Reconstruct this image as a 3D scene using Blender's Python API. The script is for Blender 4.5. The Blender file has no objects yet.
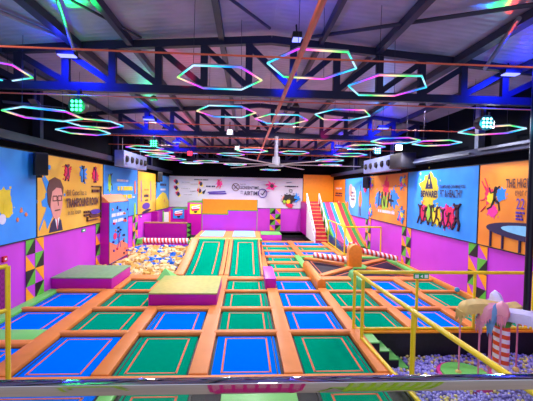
import bpy, bmesh, math, random
from mathutils import Vector, Matrix
R=random.Random(7); PI=math.pi
S=bpy.context.scene; COL=S.collection
XL,XR,YB=-7.4,8.6,34.5

# ------------------------------------------------------------ materials
def lin(c):
    return tuple(((v/255)/12.92 if v/255<=.04045 else ((v/255+.055)/1.055)**2.4) for v in c)+(1,)
_m={}
def mat(name,rgb,rough=.5,metal=0,emit=0,var=.08,scale=6,bump=0,bscale=60,spec=.5,coat=0,rgb2=None):
    if name in _m: return _m[name]
    m=bpy.data.materials.new(name); m.use_nodes=True; nt=m.node_tree; b=nt.nodes['Principled BSDF']
    b.inputs['Roughness'].default_value=rough; b.inputs['Metallic'].default_value=metal
    b.inputs['Specular IOR Level'].default_value=spec; b.inputs['Coat Weight'].default_value=coat
    b.inputs['Coat Roughness'].default_value=.15
    tc=nt.nodes.new('ShaderNodeTexCoord')
    n=nt.nodes.new('ShaderNodeTexNoise'); n.inputs['Scale'].default_value=scale; n.inputs['Detail'].default_value=3
    nt.links.new(tc.outputs['Object'],n.inputs['Vector'])
    cr=nt.nodes.new('ShaderNodeValToRGB'); c=lin(rgb); c2=lin(rgb2) if rgb2 else None
    cr.color_ramp.elements[0].position=.3; cr.color_ramp.elements[1].position=.7
    cr.color_ramp.elements[0].color=tuple(v*(1-var) for v in c[:3])+(1,)
    cr.color_ramp.elements[1].color=c2 if c2 else tuple(min(1,v*(1+var)) for v in c[:3])+(1,)
    nt.links.new(n.outputs['Fac'],cr.inputs['Fac']); nt.links.new(cr.outputs['Color'],b.inputs['Base Color'])
    if emit:
        b.inputs['Emission Color'].default_value=c; b.inputs['Emission Strength'].default_value=emit
    if bump:
        n2=nt.nodes.new('ShaderNodeTexNoise'); n2.inputs['Scale'].default_value=bscale
        nt.links.new(tc.outputs['Object'],n2.inputs['Vector'])
        bp=nt.nodes.new('ShaderNodeBump'); bp.inputs['Strength'].default_value=bump; bp.inputs['Distance'].default_value=.02
        nt.links.new(n2.outputs['Fac'],bp.inputs['Height']); nt.links.new(bp.outputs['Normal'],b.inputs['Normal'])
    _m[name]=m; return m
ORANGE=mat('orange_vinyl',(228,136,64),.45,spec=.22,var=.08,scale=1.5,bump=.15,bscale=8)
BLUE=mat('blue_mat',(0,112,240),.6,var=.03,spec=0)
GREEN=mat('green_mat',(0,148,112),.6,var=.04,spec=0)
NAVY=mat('navy_mat',(26,26,44),.5,spec=.1,var=.06)
TAN=mat('tan_line',(222,112,78),.5,var=.02,spec=.1)
BLACK=mat('black_frame',(12,12,18),.6)
PADGREEN=mat('light_green_vinyl',(112,205,95),.4,var=.06,scale=1.5)
MAG=mat('magenta_vinyl',(196,64,204),.42,spec=.3,var=.06,scale=.8,bump=.1,bscale=3)
MAGD=mat('deep_magenta_vinyl',(186,14,158),.42,spec=.3,var=.06,scale=.8)
LBLUE=mat('pale_blue_vinyl',(130,185,225),.4)
AMBER=mat('amber_vinyl',(250,160,5),.45,var=.04)
BROWNOR=mat('ochre_orange_vinyl',(226,135,35),.45,var=.08)
YEL=mat('yellow_paint',(240,212,20),.32,var=.04)
WHITE=mat('white_print',(228,224,236),.5,var=.02)
INK=mat('dark_navy_ink',(32,26,70),.5,var=.02)
BLK=mat('black_print',(24,20,26),.5,var=.02)
PURP=mat('purple_print',(82,50,160),.5,var=.04)
PRED=mat('crimson_print',(224,30,86),.5,var=.05)
PPINK=mat('pink_print',(236,50,150),.5,var=.05)
PBLUE=mat('sky_blue_print',(30,140,235),.5,var=.05)
PYEL=mat('yellow_print',(244,214,30),.5,var=.05)
PLIME=mat('lime_print',(150,205,50),.5,var=.05)
PORA=mat('orange_print',(240,130,60),.5,var=.05)
SKIN=mat('skin_print',(224,150,140),.5,var=.04)
HAIR=mat('hair_print',(92,52,44),.5)
POSTY=mat('yellow_orange_poster',(236,166,46),.38,var=.06,scale=.5,rgb2=(238,190,66))
POSTO=mat('orange_poster',(240,126,38),.38,var=.06,scale=.5,rgb2=(246,160,50))
POSTB=mat('blue_poster',(44,140,238),.4,var=.1,scale=.5,spec=.3,rgb2=(66,164,246))
POSTW=mat('white_banner',(206,202,220),.5,var=.03,scale=.6)
DIAG=mat('lime_green_vinyl',(90,180,50),.45); DIAK=mat('black_vinyl',(20,18,26),.45)
STEEL=mat('dark_truss_paint',(34,34,62),.45,metal=.2,var=.15,scale=3)
PURL=mat('purlin_steel',(62,58,80),.42,metal=.3,var=.15,scale=3)
GALV=mat('galvanised_metal',(150,152,165),.35,metal=.7,var=.12,scale=4)
DGALV=mat('dull_galvanised_metal',(96,98,112),.5,metal=.3,var=.2,scale=3)
PIPE=mat('red_orange_pipe',(232,110,80),.4,var=.08)
SPKM=mat('black_speaker_plastic',(30,30,42),.55)
GREY=mat('grey_metal',(178,176,186),.35,metal=.3)
CREAM=mat('cream_foam',(226,202,142),.8,var=.1); FYEL=mat('yellow_foam',(216,168,78),.8,var=.1); FBLU=mat('blue_foam',(10,110,220),.75,var=.1)
BLILAC=mat('lilac_ball_plastic',(176,170,242),.35,var=.06); BYEL=mat('yellow_ball_plastic',(240,226,130),.35,var=.06)
REDP=mat('red_stripe_vinyl',(222,66,40),.4); WHP=mat('white_vinyl',(240,236,238),.4)
PINKR=mat('pink_rope',(228,140,165),.55); SAND=mat('sand_vinyl',(226,196,112),.5,var=.08)
PINKL=mat('pink_leaf_vinyl',(240,160,176),.5,var=.06); BLUL=mat('blue_leaf_vinyl',(110,160,205),.5,var=.06)
LILL=mat('lilac_white_leaf_vinyl',(212,208,240),.5,var=.05); GRS=mat('grass_green_vinyl',(70,170,30),.5)
CHLIME=mat('lime_chair_plastic',(150,190,20),.4); CHMAG=mat('magenta_chair_plastic',(190,20,110),.4)
EXG=mat('exit_sign_green',(10,140,70),.4,emit=.3); REDB=mat('red_alarm_plastic',(200,20,40),.4)
SW=mat('white_sign_print',(240,245,245),.5)

def striped(name,c1,c2,axis,freq,rough=.4):
    m=bpy.data.materials.new(name); m.use_nodes=True; nt=m.node_tree; b=nt.nodes['Principled BSDF']; b.inputs['Roughness'].default_value=rough
    tc=nt.nodes.new('ShaderNodeTexCoord'); sp=nt.nodes.new('ShaderNodeSeparateXYZ'); nt.links.new(tc.outputs['Object'],sp.inputs[0])
    mu=nt.nodes.new('ShaderNodeMath'); mu.operation='MULTIPLY'; mu.inputs[1].default_value=freq; nt.links.new(sp.outputs[axis],mu.inputs[0])
    # a little twist so that the stripe spirals
    ad=nt.nodes.new('ShaderNodeMath'); ad.operation='MULTIPLY_ADD'; ad.inputs[1].default_value=.9; nt.links.new(sp.outputs[0 if axis!=0 else 2],ad.inputs[0]); nt.links.new(mu.outputs[0],ad.inputs[2])
    fr=nt.nodes.new('ShaderNodeMath'); fr.operation='FRACT'; nt.links.new(ad.outputs[0],fr.inputs[0])
    gt=nt.nodes.new('ShaderNodeMath'); gt.operation='GREATER_THAN'; gt.inputs[1].default_value=.5; nt.links.new(fr.outputs[0],gt.inputs[0])
    mx=nt.nodes.new('ShaderNodeMix'); mx.data_type='RGBA'; nt.links.new(gt.outputs[0],mx.inputs['Factor'])
    mx.inputs['A'].default_value=lin(c1); mx.inputs['B'].default_value=lin(c2)
    nt.links.new(mx.outputs['Result'],b.inputs['Base Color']); return m
CANDYX=striped('candy_stripe_vinyl',(222,66,40),(244,238,240),0,4.2)
CANDYZ=striped('candy_stripe_trunk_vinyl',(236,84,24),(244,240,244),2,4.6)

def emis(name,rgb,s):
    m=bpy.data.materials.new(name); m.use_nodes=True; nt=m.node_tree; nt.nodes.clear()
    e=nt.nodes.new('ShaderNodeEmission'); e.inputs[0].default_value=lin(rgb); e.inputs[1].default_value=s
    o=nt.nodes.new('ShaderNodeOutputMaterial'); nt.links.new(e.outputs[0],o.inputs[0]); return m
E_BLUE=emis('blue_white_lamp_glow',(120,125,255),3.2); E_WHITE=emis('white_lamp_glow',(235,250,255),14)
E_GREEN=emis('green_led_glow',(60,255,150),9); E_CYAN=emis('cyan_led_glow',(120,235,255),9); E_RED=emis('red_led_glow',(255,40,70),8)
E_WARM=emis('daylight_opening',(240,245,240),1.2)
def rainbow():
    m=bpy.data.materials.new('rainbow_led_tube'); m.use_nodes=True; nt=m.node_tree; nt.nodes.clear()
    tc=nt.nodes.new('ShaderNodeTexCoord'); sp=nt.nodes.new('ShaderNodeSeparateXYZ'); nt.links.new(tc.outputs['Object'],sp.inputs[0])
    at=nt.nodes.new('ShaderNodeMath'); at.operation='ARCTAN2'; nt.links.new(sp.outputs[1],at.inputs[0]); nt.links.new(sp.outputs[0],at.inputs[1])
    oi=nt.nodes.new('ShaderNodeObjectInfo')
    ma=nt.nodes.new('ShaderNodeMath'); ma.operation='MULTIPLY_ADD'; ma.inputs[1].default_value=2/(2*PI); nt.links.new(at.outputs[0],ma.inputs[0]); nt.links.new(oi.outputs['Random'],ma.inputs[2])
    fr=nt.nodes.new('ShaderNodeMath'); fr.operation='FRACT'; nt.links.new(ma.outputs[0],fr.inputs[0])
    cr=nt.nodes.new('ShaderNodeValToRGB'); nt.links.new(fr.outputs[0],cr.inputs[0]); e=cr.color_ramp.elements
    st=[(0,(190,220,255)),(.15,(60,220,230)),(.3,(40,120,255)),(.42,(200,60,255)),(.52,(255,90,190)),(.62,(255,210,170)),(.75,(70,230,110)),(.88,(90,230,240)),(1,(190,220,255))]
    e[0].position=0; e[0].color=lin(st[0][1]); e[1].position=1; e[1].color=lin(st[-1][1])
    for p,c in st[1:-1]:
        k=e.new(p); k.color=lin(c)
    em=nt.nodes.new('ShaderNodeEmission'); em.inputs[1].default_value=1.7; nt.links.new(cr.outputs[0],em.inputs[0])
    o=nt.nodes.new('ShaderNodeOutputMaterial'); nt.links.new(em.outputs[0],o.inputs[0]); return m
RAIN=rainbow()
def roofmat():
    m=mat('dark_roof_sheet',(182,166,192),.42,metal=.15,var=.15,scale=1.2); nt=m.node_tree; b=nt.nodes['Principled BSDF']
    tc=nt.nodes.new('ShaderNodeTexCoord'); w=nt.nodes.new('ShaderNodeTexWave'); w.bands_direction='Y'; w.inputs['Scale'].default_value=1.6; w.inputs['Distortion'].default_value=.3
    nt.links.new(tc.outputs['Object'],w.inputs['Vector']); bp=nt.nodes.new('ShaderNodeBump'); bp.inputs['Strength'].default_value=.25; bp.inputs['Distance'].default_value=.03
    nt.links.new(w.outputs['Fac'],bp.inputs['Height']); nt.links.new(bp.outputs['Normal'],b.inputs['Normal']); return m
ROOF=roofmat()
def glassmat():
    m=bpy.data.materials.new('clear_glass'); m.use_nodes=True; nt=m.node_tree; nt.nodes.clear()
    t=nt.nodes.new('ShaderNodeBsdfTransparent'); t.inputs[0].default_value=(.93,.97,.95,1); g=nt.nodes.new('ShaderNodeBsdfGlossy'); g.inputs['Roughness'].default_value=.02
    f=nt.nodes.new('ShaderNodeFresnel'); f.inputs[0].default_value=1.3; mx=nt.nodes.new('ShaderNodeMixShader')
    nt.links.new(f.outputs[0],mx.inputs[0]); nt.links.new(t.outputs[0],mx.inputs[1]); nt.links.new(g.outputs[0],mx.inputs[2])
    o=nt.nodes.new('ShaderNodeOutputMaterial'); nt.links.new(mx.outputs[0],o.inputs[0]); return m
GLASS=glassmat()
CHROME=mat('polished_steel',(215,215,222),.05,metal=1,var=.03)
def meshmat(name,rgb,gap,density):
    m=bpy.data.materials.new(name); m.use_nodes=True; nt=m.node_tree; b=nt.nodes['Principled BSDF']; b.inputs['Base Color'].default_value=lin(rgb)
    tc=nt.nodes.new('ShaderNodeTexCoord'); w=nt.nodes.new('ShaderNodeTexChecker'); w.inputs['Scale'].default_value=density
    w.inputs[1].default_value=(1,1,1,1); w.inputs[2].default_value=(gap,gap,gap,1)
    nt.links.new(tc.outputs['Object'],w.inputs['Vector']); nt.links.new(w.outputs['Color'],b.inputs['Alpha']); return m
NETM=meshmat('magenta_netting',(170,40,150),.25,18); NETB=meshmat('blue_netting',(20,70,130),.15,9)

# ------------------------------------------------------------ mesh helpers
class MB:
    def __init__(s): s.v=[]; s.f=[]; s.mi=[]; s.cur=0
    def add(s,v,f):
        o=len(s.v); s.v+=[tuple(p) for p in v]; s.f+=[tuple(i+o for i in q) for q in f]; s.mi+=[s.cur]*len(f); return s
    def box(s,x0,x1,y0,y1,z0,z1):
        return s.add([(x0,y0,z0),(x1,y0,z0),(x1,y1,z0),(x0,y1,z0),(x0,y0,z1),(x1,y0,z1),(x1,y1,z1),(x0,y1,z1)],
            [(0,3,2,1),(4,5,6,7),(0,1,5,4),(1,2,6,5),(2,3,7,6),(3,0,4,7)])
    def tube(s,a,b,r,n=8,r2=None,cap=True):
        a=Vector(a); b=Vector(b); d=(b-a).normalized(); u=d.orthogonal().normalized(); w=d.cross(u); r2=r if r2 is None else r2
        v=[a+(u*math.cos(2*PI*i/n)+w*math.sin(2*PI*i/n))*r for i in range(n)]+[b+(u*math.cos(2*PI*i/n)+w*math.sin(2*PI*i/n))*r2 for i in range(n)]
        f=[(i,(i+1)%n,n+(i+1)%n,n+i) for i in range(n)]
        if cap: f+=[tuple(range(n))[::-1],tuple(range(n,2*n))]
        return s.add(v,f)
    def path(s,pts,r,n=8):
        for a,b in zip(pts,pts[1:]): s.tube(a,b,r,n)
        for p in pts[1:-1]: s.ball(p,r,n,4)
        return s
    def beam(s,a,b,w,h):   # rectangular bar, h in z-ish direction
        a=Vector(a); b=Vector(b); d=(b-a).normalized(); side=Vector((0,1,0)) if abs(d.y)<.9 else Vector((1,0,0))
        u=side; w_=d.cross(u).normalized()
        v=[p+u*sx*w/2+w_*sz*h/2 for p in (a,b) for sx,sz in ((-1,-1),(1,-1),(1,1),(-1,1))]
        return s.add(v,[(3,2,1,0),(4,5,6,7),(0,1,5,4),(1,2,6,5),(2,3,7,6),(3,0,4,7)])
    def prism(s,pts,t0,t1,axis='y'):
        n=len(pts)
        if axis=='y': v=[(x,t0,z) for x,z in pts]+[(x,t1,z) for x,z in pts]
        elif axis=='x': v=[(t0,y,z) for y,z in pts]+[(t1,y,z) for y,z in pts]
        else: v=[(x,y,t0) for x,y in pts]+[(x,y,t1) for x,y in pts]
        return s.add(v,[tuple(range(n)),tuple(range(2*n-1,n-1,-1))]+[(i,n+i,n+(i+1)%n,(i+1)%n) for i in range(n)])
    def ball(s,c,r,n=12,m=8,sz=1.):
        v=[]; f=[]
        for j in range(m+1):
            t=PI*j/m
            for i in range(n): v.append((c[0]+r*math.sin(t)*math.cos(2*PI*i/n),c[1]+r*math.sin(t)*math.sin(2*PI*i/n),c[2]+r*sz*math.cos(t)))
        for j in range(m):
            for i in range(n): f.append((j*n+i,(j+1)*n+i,(j+1)*n+(i+1)%n,j*n+(i+1)%n))
        return s.add(v,f)
    def build(s,name,m,parent=None,bev=0,smooth=False,loc=None,seg=2,mats=None):
        me=bpy.data.meshes.new(name); me.from_pydata(s.v,[],s.f)
        bm=bmesh.new(); bm.from_mesh(me); bmesh.ops.remove_doubles(bm,verts=bm.verts,dist=1e-5); bmesh.ops.recalc_face_normals(bm,faces=bm.faces); 
        if bev: bmesh.ops.bevel(bm,geom=[e for e in bm.edges if e.calc_face_angle(0)>.6],offset=bev,segments=seg,affect='EDGES',profile=.6)
        if smooth or bev:
            for f in bm.faces: f.smooth=True
            for e in bm.edges: e.smooth=e.calc_face_angle(0)<.7
        bm.to_mesh(me); bm.free()
        me.materials.append(m)
        o=bpy.data.objects.new(name,me); COL.objects.link(o)
        if parent: o.parent=parent
        if loc: o.location=loc
        return o
def tag(o,label=None,cat=None,group=None,kind=None):
    if label: o['label']=label
    if cat: o['category']=cat
    if group: o['group']=group
    if kind: o['kind']=kind
    return o
def thing(name,label,cat,loc=(0,0,0),rz=0,group=None):
    o=bpy.data.objects.new(name,None); COL.objects.link(o); o.location=loc; o.rotation_euler=(0,0,rz); o.empty_display_size=.2
    return tag(o,label,cat,group)
def copy_tree(o,parent=None):
    c=o.copy(); COL.objects.link(c)
    if parent: c.parent=parent
    for ch in list(o.children): copy_tree(ch,c)
    return c
def struct(o): o['kind']='structure'; return o

# ------------------------------------------------------------ room shell
FLOORM=mat('dark_concrete',(48,46,54),.7,bump=.2); MEZZM=mat('beige_floor_tile',(176,160,140),.45,var=.1,scale=2)
f=MB(); f.box(XL-.3,XR+.3,1.2,YB+.3,-1.5,-1.25); struct(f.build('floor',FLOORM))
DECKM=mat('black_deck_board',(20,18,26),.7)
d=MB()
Z0,Z1=-.3,-.06
d.box(XL,3.35,2.2,16.15,Z0,Z1)           # front field
d.box(3.35,XR,9.98,16.15,Z0,Z1)
d.box(-3.27,XR,16.15,27.3,Z0,Z1)
d.box(XL,-3.27,24.6,27.3,Z0,Z1)
d.box(XL,2.85,27.3,YB,Z0,Z1); d.box(5.4,XR,27.3,YB,Z0,Z1); d.box(2.85,5.4,33.4,YB,Z0,Z1)
struct(d.build('floor',DECKM))
f=MB(); f.box(XL,XR,-5,.98,2.2,2.4); struct(f.build('floor',MEZZM))
# pit sides
RIB=mat('black_ribbed_netting',(20,20,30),.6,var=.4,scale=14)
w=MB(); w.box(3.35,XR,9.9,9.98,-1.25,-.02); struct(w.build('trim_1',RIB))
w=MB(); w.box(3.27,3.35,2.2,9.98,-1.25,-.02); struct(w.build('trim_2',RIB))
w=MB(); w.box(-7.4,-3.27,24.55,24.6,-1.25,-.06); w.box(-7.4,-3.27,16.1,16.15,-1.25,-.06); w.box(-3.32,-3.27,16.1,24.6,-1.25,-.06); struct(w.build('trim_3',BLACK))
w=MB(); w.box(2.85,5.4,33.4,33.45,-1.25,-.06); w.box(2.85,5.4,27.25,27.3,-1.25,-.06); w.box(5.4,5.45,27.3,33.4,-1.25,-.06); struct(w.build('trim_4',BLACK))
# walls: magenta padding below, dark above
DARKW=mat('dark_upper_wall',(9,12,20),.85,var=.2,scale=2,spec=.08)
def wall(name,lo,hi):
    o=lo.build(name,MAG); struct(o)
    hi.build('upper_wall',DARKW,o)
w=MB(); w.box(XL-.2,XL,-1,YB,-1.25,2.17); u=MB(); u.box(XL-.2,XL,-1,YB,2.17,7.5); wall('wall_left',w,u)
w=MB(); w.box(XR,XR+.2,-1,YB,-1.25,2.17); u=MB(); u.box(XR,XR+.2,-1,YB,2.17,7.5); wall('wall_right',w,u)
w=MB(); w.box(XL-.2,XR+.2,YB,YB+.2,-1.25,2.17); u=MB(); u.box(XL-.2,XR+.2,YB,YB+.2,2.17,8.3); wall('wall_back',w,u)
RX=.6
def roofz(x): return 8.12-.098*abs(x-RX)
r=MB()
for a,b in ((XL-.3,RX),(RX,XR+.3)):
    r.add([(a,-3,roofz(a)),(b,-3,roofz(b)),(b,YB+.3,roofz(b)),(a,YB+.3,roofz(a)),(a,-3,roofz(a)+.05),(b,-3,roofz(b)+.05),(b,YB+.3,roofz(b)+.05),(a,YB+.3,roofz(a)+.05)],
     [(0,3,2,1),(4,5,6,7),(0,1,5,4),(1,2,6,5),(2,3,7,6),(3,0,4,7)])
struct(r.build('ceiling',ROOF))

# ------------------------------------------------------------ trampolines
ordn=['front','second','third','fourth','fifth','sixth','seventh','eighth','ninth','tenth']
coln=['against the left wall','second column from the left wall','third column from the left wall','centre column below the right ramp','column just right of the centre','sixth column from the left wall','seventh column from the left wall','last column beside the right wall']
def tramp(x0,x1,y0,y1,m,label,pads='far',padm=None):
    t=thing('trampoline',label,'trampoline',((x0+x1)/2,(y0+y1)/2,0),group='rectangular trampolines set in the deck')
    hx,hy=(x1-x0)/2,(y1-y0)/2
    MB().box(-hx-.03,hx+.03,-hy-.03,hy+.03,-.058,-.035).build('frame',BLACK,t)
    g=.03
    mt=MB().box(-hx+g,hx-g,-hy+.03,hy-.05,-.035,-.01).build('mat',m,t)
    # black seam just inside the long edges
    s=MB()
    for sx in ((-1,) if (x0+x1)/2<-.5 else (1,)): s.box(sx*(hx-g-.07)-.016,sx*(hx-g-.07)+.016,-hy+.03,hy-.05,-.0099,-.007)
    s.build('seam',BLACK,mt)
    i=.25 if hy>.6 else .2; iy=.18 if hy>.6 else .12; l=.022; ax,ay=hx-i,hy-iy
    q=MB(); q.box(-ax,ax,-ay-l,-ay+l,-.0098,-.005); q.box(-ax,ax,ay-l,ay+l,-.0098,-.005); q.box(-ax-l,-ax+l,-ay-l,ay+l,-.0098,-.005); q.box(ax-l,ax+l,-ay-l,ay+l,-.0098,-.005)
    q.build('painted_line',TAN,mt)
    return t
def crosspad(parent,x0,x1,y0,y1,h=.13,m=None,name='cross_pad'):
    # local in parent's frame; bulging vinyl roll with rounded ends
    o=MB().box(x0,x1,y0,y1,-.05,h).build(name,m or ORANGE,parent,bev=min(.07,h*.8),seg=3); return o
COLX=[(-7.0,-5.4),(-4.83,-3.22),(-2.78,-1.2),(-.72,.85),(1.33,2.9),(3.32,4.75),(5.17,6.6),(7.0,8.42)]
ROWY=[(7.48,9.6),(10.05,11.55),(12.05,13.6),(14.08,15.42),(16.05,17.2),(17.9,18.95),(19.7,20.75),(21.5,22.65),(23.4,24.6),(25.4,26.7)]
cells={0:{0:'B',1:'B',2:'B'},1:{0:'B',1:'G',2:'G',3:'G'},2:{0:'G',1:'B'},3:{0:'B',1:'G',2:'G',3:'G'},
 4:{0:'G',1:'B',2:'B',3:'B',4:'G',5:'G',6:'G',7:'B',8:'G',9:'B'},5:{1:'G',2:'G',3:'G',7:'B',8:'G',9:'B'},6:{1:'B',2:'B',3:'B'},7:{1:'G',2:'G',3:'G'}}
for c,rows in cells.items():
    for r_,k in rows.items():
        x0,x1=COLX[c]; y0,y1=ROWY[r_]
        if c==5 and r_>=7: x0,x1=3.62,5.72
        if c==4 and r_>=7: x0,x1=1.22,3.15
        if (c,r_)==(0,0): y1=8.95
        col='blue' if k=='B' else 'green'
        H_=.085 if r_<4 else .05; q_=1-H_/4; y0=y0*q_ if r_ else y0
        t=tramp(x0,x1,y0,y1,BLUE if k=='B' else GREEN,f'{col} trampoline in the {ordn[r_]} row from the handrail, {coln[c]}')
        cx,cy=(x0+x1)/2,(y0+y1)/2
        if (c,r_) in ((2,1),): nxt=11.9
        elif (c,r_)==(0,0): nxt=9.25
        elif (c,r_) in ((1,3),(2,3)): nxt=16.12
        elif (c,r_) in ((5,3),(6,3),(7,3)): nxt=15.95
        elif (c,r_) in ((0,2),): nxt=13.88
        else: nxt=ROWY[r_+1][0]*(1-(.085 if r_<3 else .05)/4) if r_<9 else 27.2
        crosspad(t,x0-cx-.12,x1-cx+.12,y1-cy+.0,nxt-cy-.0,H_)
# row nearer than the front pad (seen under the handrail)
for c,k,a,b in ((1,'B',-4.83,-2.78),(2,'G',-2.35,-1.02),(4,'G',1.5,2.9),(0,'G',-7.0,-5.4)):
    tramp(a,b,4.7,6.95,BLUE if k=='B' else GREEN,f"{'blue' if k=='B' else 'green'} trampoline under the polished handrail, {coln[c]}")
for a,b in ((-.42,1.05),(-2.72,-2.42)):
    tag(MB().box(a,b,4.7,6.95,-.05,.05).build('safety_pad',PADGREEN,bev=.04),'%s light green pad in front of the front row of trampolines'%('wide' if b>0 else 'narrow'),'pad')
def pad(x0,x1,y0,y1,label,m=ORANGE,h=.075,name='safety_pad',z0=-.055,bev=.045):
    o=MB().box(x0,x1,y0,y1,z0,h).build(name,m,bev=bev); return tag(o,label,'pad')
pad(XL+.01,3.33,7.12,7.46,'long salmon orange pad along the front edge of the front row',h=.06)
GX=[(-5.37,-4.86,'between the first and second trampoline columns from the left wall',13.86),(-3.19,-2.81,'between the second and third trampoline columns from the left wall',11.9),
    (-1.17,-.75,'between the green and blue trampolines left of the centre column',16.1),(.88,1.3,'right of the centre column, ending at the small magenta block',14.03),
    (2.93,3.29,'along the left edge of the ball pit to the orange hump',14.05),(4.78,5.14,'on the right field, below the green hump',14.0),(6.63,6.97,'on the right field between its last two columns',15.95)]
for a,b,l,ye in GX:
    ys=7.48 if a<3.2 else 10.0
    pad(a,b,ys,ye,'long orange pad '+l)
pad(XL+.01,-7.03,10.0,13.86,'narrow light green pad along the foot of the left wall',PADGREEN)
pad(XL+.01,-5.4,9.28,10.0,'wide light green pad by the left wall behind the half hidden blue trampoline',PADGREEN,h=.05)
pad(XL+.01,-7.03,7.48,9.26,'orange pad at the left wall beside the half hidden blue trampoline')
pad(8.45,XR-.01,10.0,21.9,'narrow orange pad along the foot of the right wall',h=.16)
pad(3.33,XR-.01,9.78,9.98,'amber pad capping the far edge of the ball pit',AMBER,h=.02)
pad(-3.66,-3.25,13.7,16.0,'short orange pad between the foam cube pit and the big magenta box')
pad(-5.1,-4.86,13.92,16.1,'short orange pad beside the large box at the left wall')
pad(.88,1.18,16.3,21.4,'long orange pad at the right foot of the right ramp'); pad(.98,1.19,21.45,27.2,'orange pad left of the far blue trampoline, beside the platform')
pad(2.93,3.29,18.0,21.3,'light green pad strip from the orange hump to the far trampolines',PADGREEN)
pad(3.18,3.59,21.4,27.2,'long orange pad between the two far trampoline columns')
pad(5.75,6.1,21.0,27.2,'long orange pad beside the yellow fence')
pad(XL+.01,-3.8,15.98,16.12,'low orange pad on the near edge of the foam cube pit',h=.05)
pad(-.9,2.8,30.2,33.2,'broad flat orange pad on the deck by the checkered back wall panel',h=.05)

# octagonal sweeper field: four dark triangular mats and crossing pads
ax0,ax1,ay0,ay1=3.42,8.4,16.05,20.55; cxx,cyy=5.85,18.3
cor=[(ax0,ay0),(ax1,ay0),(ax1,ay1),(ax0,ay1)]
nm=['near','right','far','left']
for i in range(4):
    a,b=cor[i],cor[(i+1)%4]; P=[a,b,(cxx,cyy)]; gx=sum(p[0] for p in P)/3; gy=sum(p[1] for p in P)/3
    t=thing('triangular_trampoline',f'dark navy triangular trampoline, the {nm[i]} one of four around the striped sweeper','trampoline',(gx,gy,0),group='triangular trampolines round the sweeper')
    L=[(p[0]-gx,p[1]-gy) for p in P]
    MB().prism(L,-.057,-.04,'z').build('frame',BLACK,t)
    mt=MB().prism([(x*.93,y*.93) for x,y in L],-.04,-.012,'z').build('mat',NAVY,t)
    q=MB()
    L1=[(x*.68,y*.68) for x,y in L]; L2=[(x*.63,y*.63) for x,y in L]
    for j in range(3):
        k=(j+1)%3; q.prism([L1[j],L1[k],L2[k],L2[j]],-.0118,-.006,'z')
    q.build('painted_line',TAN,mt)
def diagpad(a,b,w,m,label,h=.1):
    a=Vector(a+(0,)); b=Vector(b+(0,)); L=(b-a).length; o=MB().box(0,L,-w/2,w/2,-.05,h).build('safety_pad',m,bev=.05)
    o.location=a; o.rotation_euler=(0,0,math.atan2(b.y-a.y,b.x-a.x)); tag(o,label,'pad')
diagpad((3.5,16.15),(5.45,17.95),.34,ORANGE,'diagonal orange pad from the near left corner to the sweeper')
diagpad((8.3,16.15),(6.3,17.9),.34,ORANGE,'diagonal orange pad from the near right corner to the sweeper')
diagpad((8.3,20.4),(6.3,18.7),.34,ORANGE,'diagonal orange pad from the far right corner to the sweeper')
diagpad((3.5,20.4),(5.4,18.7),.34,ORANGE,'diagonal orange pad from the far left corner to the sweeper')
pad(5.3,6.4,17.85,18.75,'light green centre pad under the sweeper block',PADGREEN,h=.06)
pad(3.32,8.42,20.62,20.95,'light green pad on the far side of the dark triangular mats',PADGREEN)
pad(8.2,8.44,16.1,20.55,'light green pad beside the dark triangular mats near the right wall',PADGREEN,h=.12)
pad(3.2,8.4,20.98,21.35,'orange pad behind the dark triangular mats')

# humps
def arch(w,h,n=12):
    pts=[(-w/2,0)]; hs=h-w/2
    for i in range(n+1):
        t=PI-PI*i/n; pts.append((w/2*math.cos(t),hs+w/2*math.sin(t)))
    pts.append((w/2,0)); return pts
o=MB().prism(arch(.36,.46),0,3.7,'y').build('hump_pad',BROWNOR,bev=.03,loc=(3.11,14.1,-.05)); tag(o,'long orange hump pad with a rounded end between two trampoline columns','pad')
pts=[(-.26,0),(-.16,.36),(0,.44),(.16,.36),(.26,0)]
o=MB().prism(pts,0,2.0,'y').build('hump_pad',mat('green_hump_vinyl',(70,165,90),.4),bev=.04,loc=(4.96,14.05,-.05)); tag(o,'green ridge shaped pad behind the corner of the yellow railing','pad')
def box_thing(name,label,x0,x1,y0,y1,z0,h,body,top,cat='block'):
    t=thing(name,label,cat,((x0+x1)/2,(y0+y1)/2,z0)); a,b=(x1-x0)/2,(y1-y0)/2
    MB().box(-a,a,-b,b,0,h-.05).build('body',body,t,bev=.015)
    MB().box(-a-.01,a+.01,-b-.01,b+.01,h-.05,h).build('top_cover',top,t,bev=.02); return t
OLIVEG=mat('olive_green_cover',(128,166,116),.5,var=.08,spec=.15); YGR=mat('yellow_green_cover',(176,178,96),.5,var=.08,spec=.15)
box_thing('jump_box','large magenta box with green top against the left wall',XL+.02,-5.12,13.9,16.1,-.055,.55,MAGD,OLIVEG)
box_thing('jump_box','magenta box with yellow green top in front of the left ramp',-3.2,-.93,11.93,14.35,-.055,.53,MAGD,YGR)
box_thing('jump_box','small narrow magenta block right of the ramps',.83,1.25,14.06,16.25,-.055,.5,MAGD,MAG)
box_thing('jump_box','far magenta block with light green top right of the platform',1.22,2.8,27.35,29.3,-.055,.58,MAG,PADGREEN)

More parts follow.
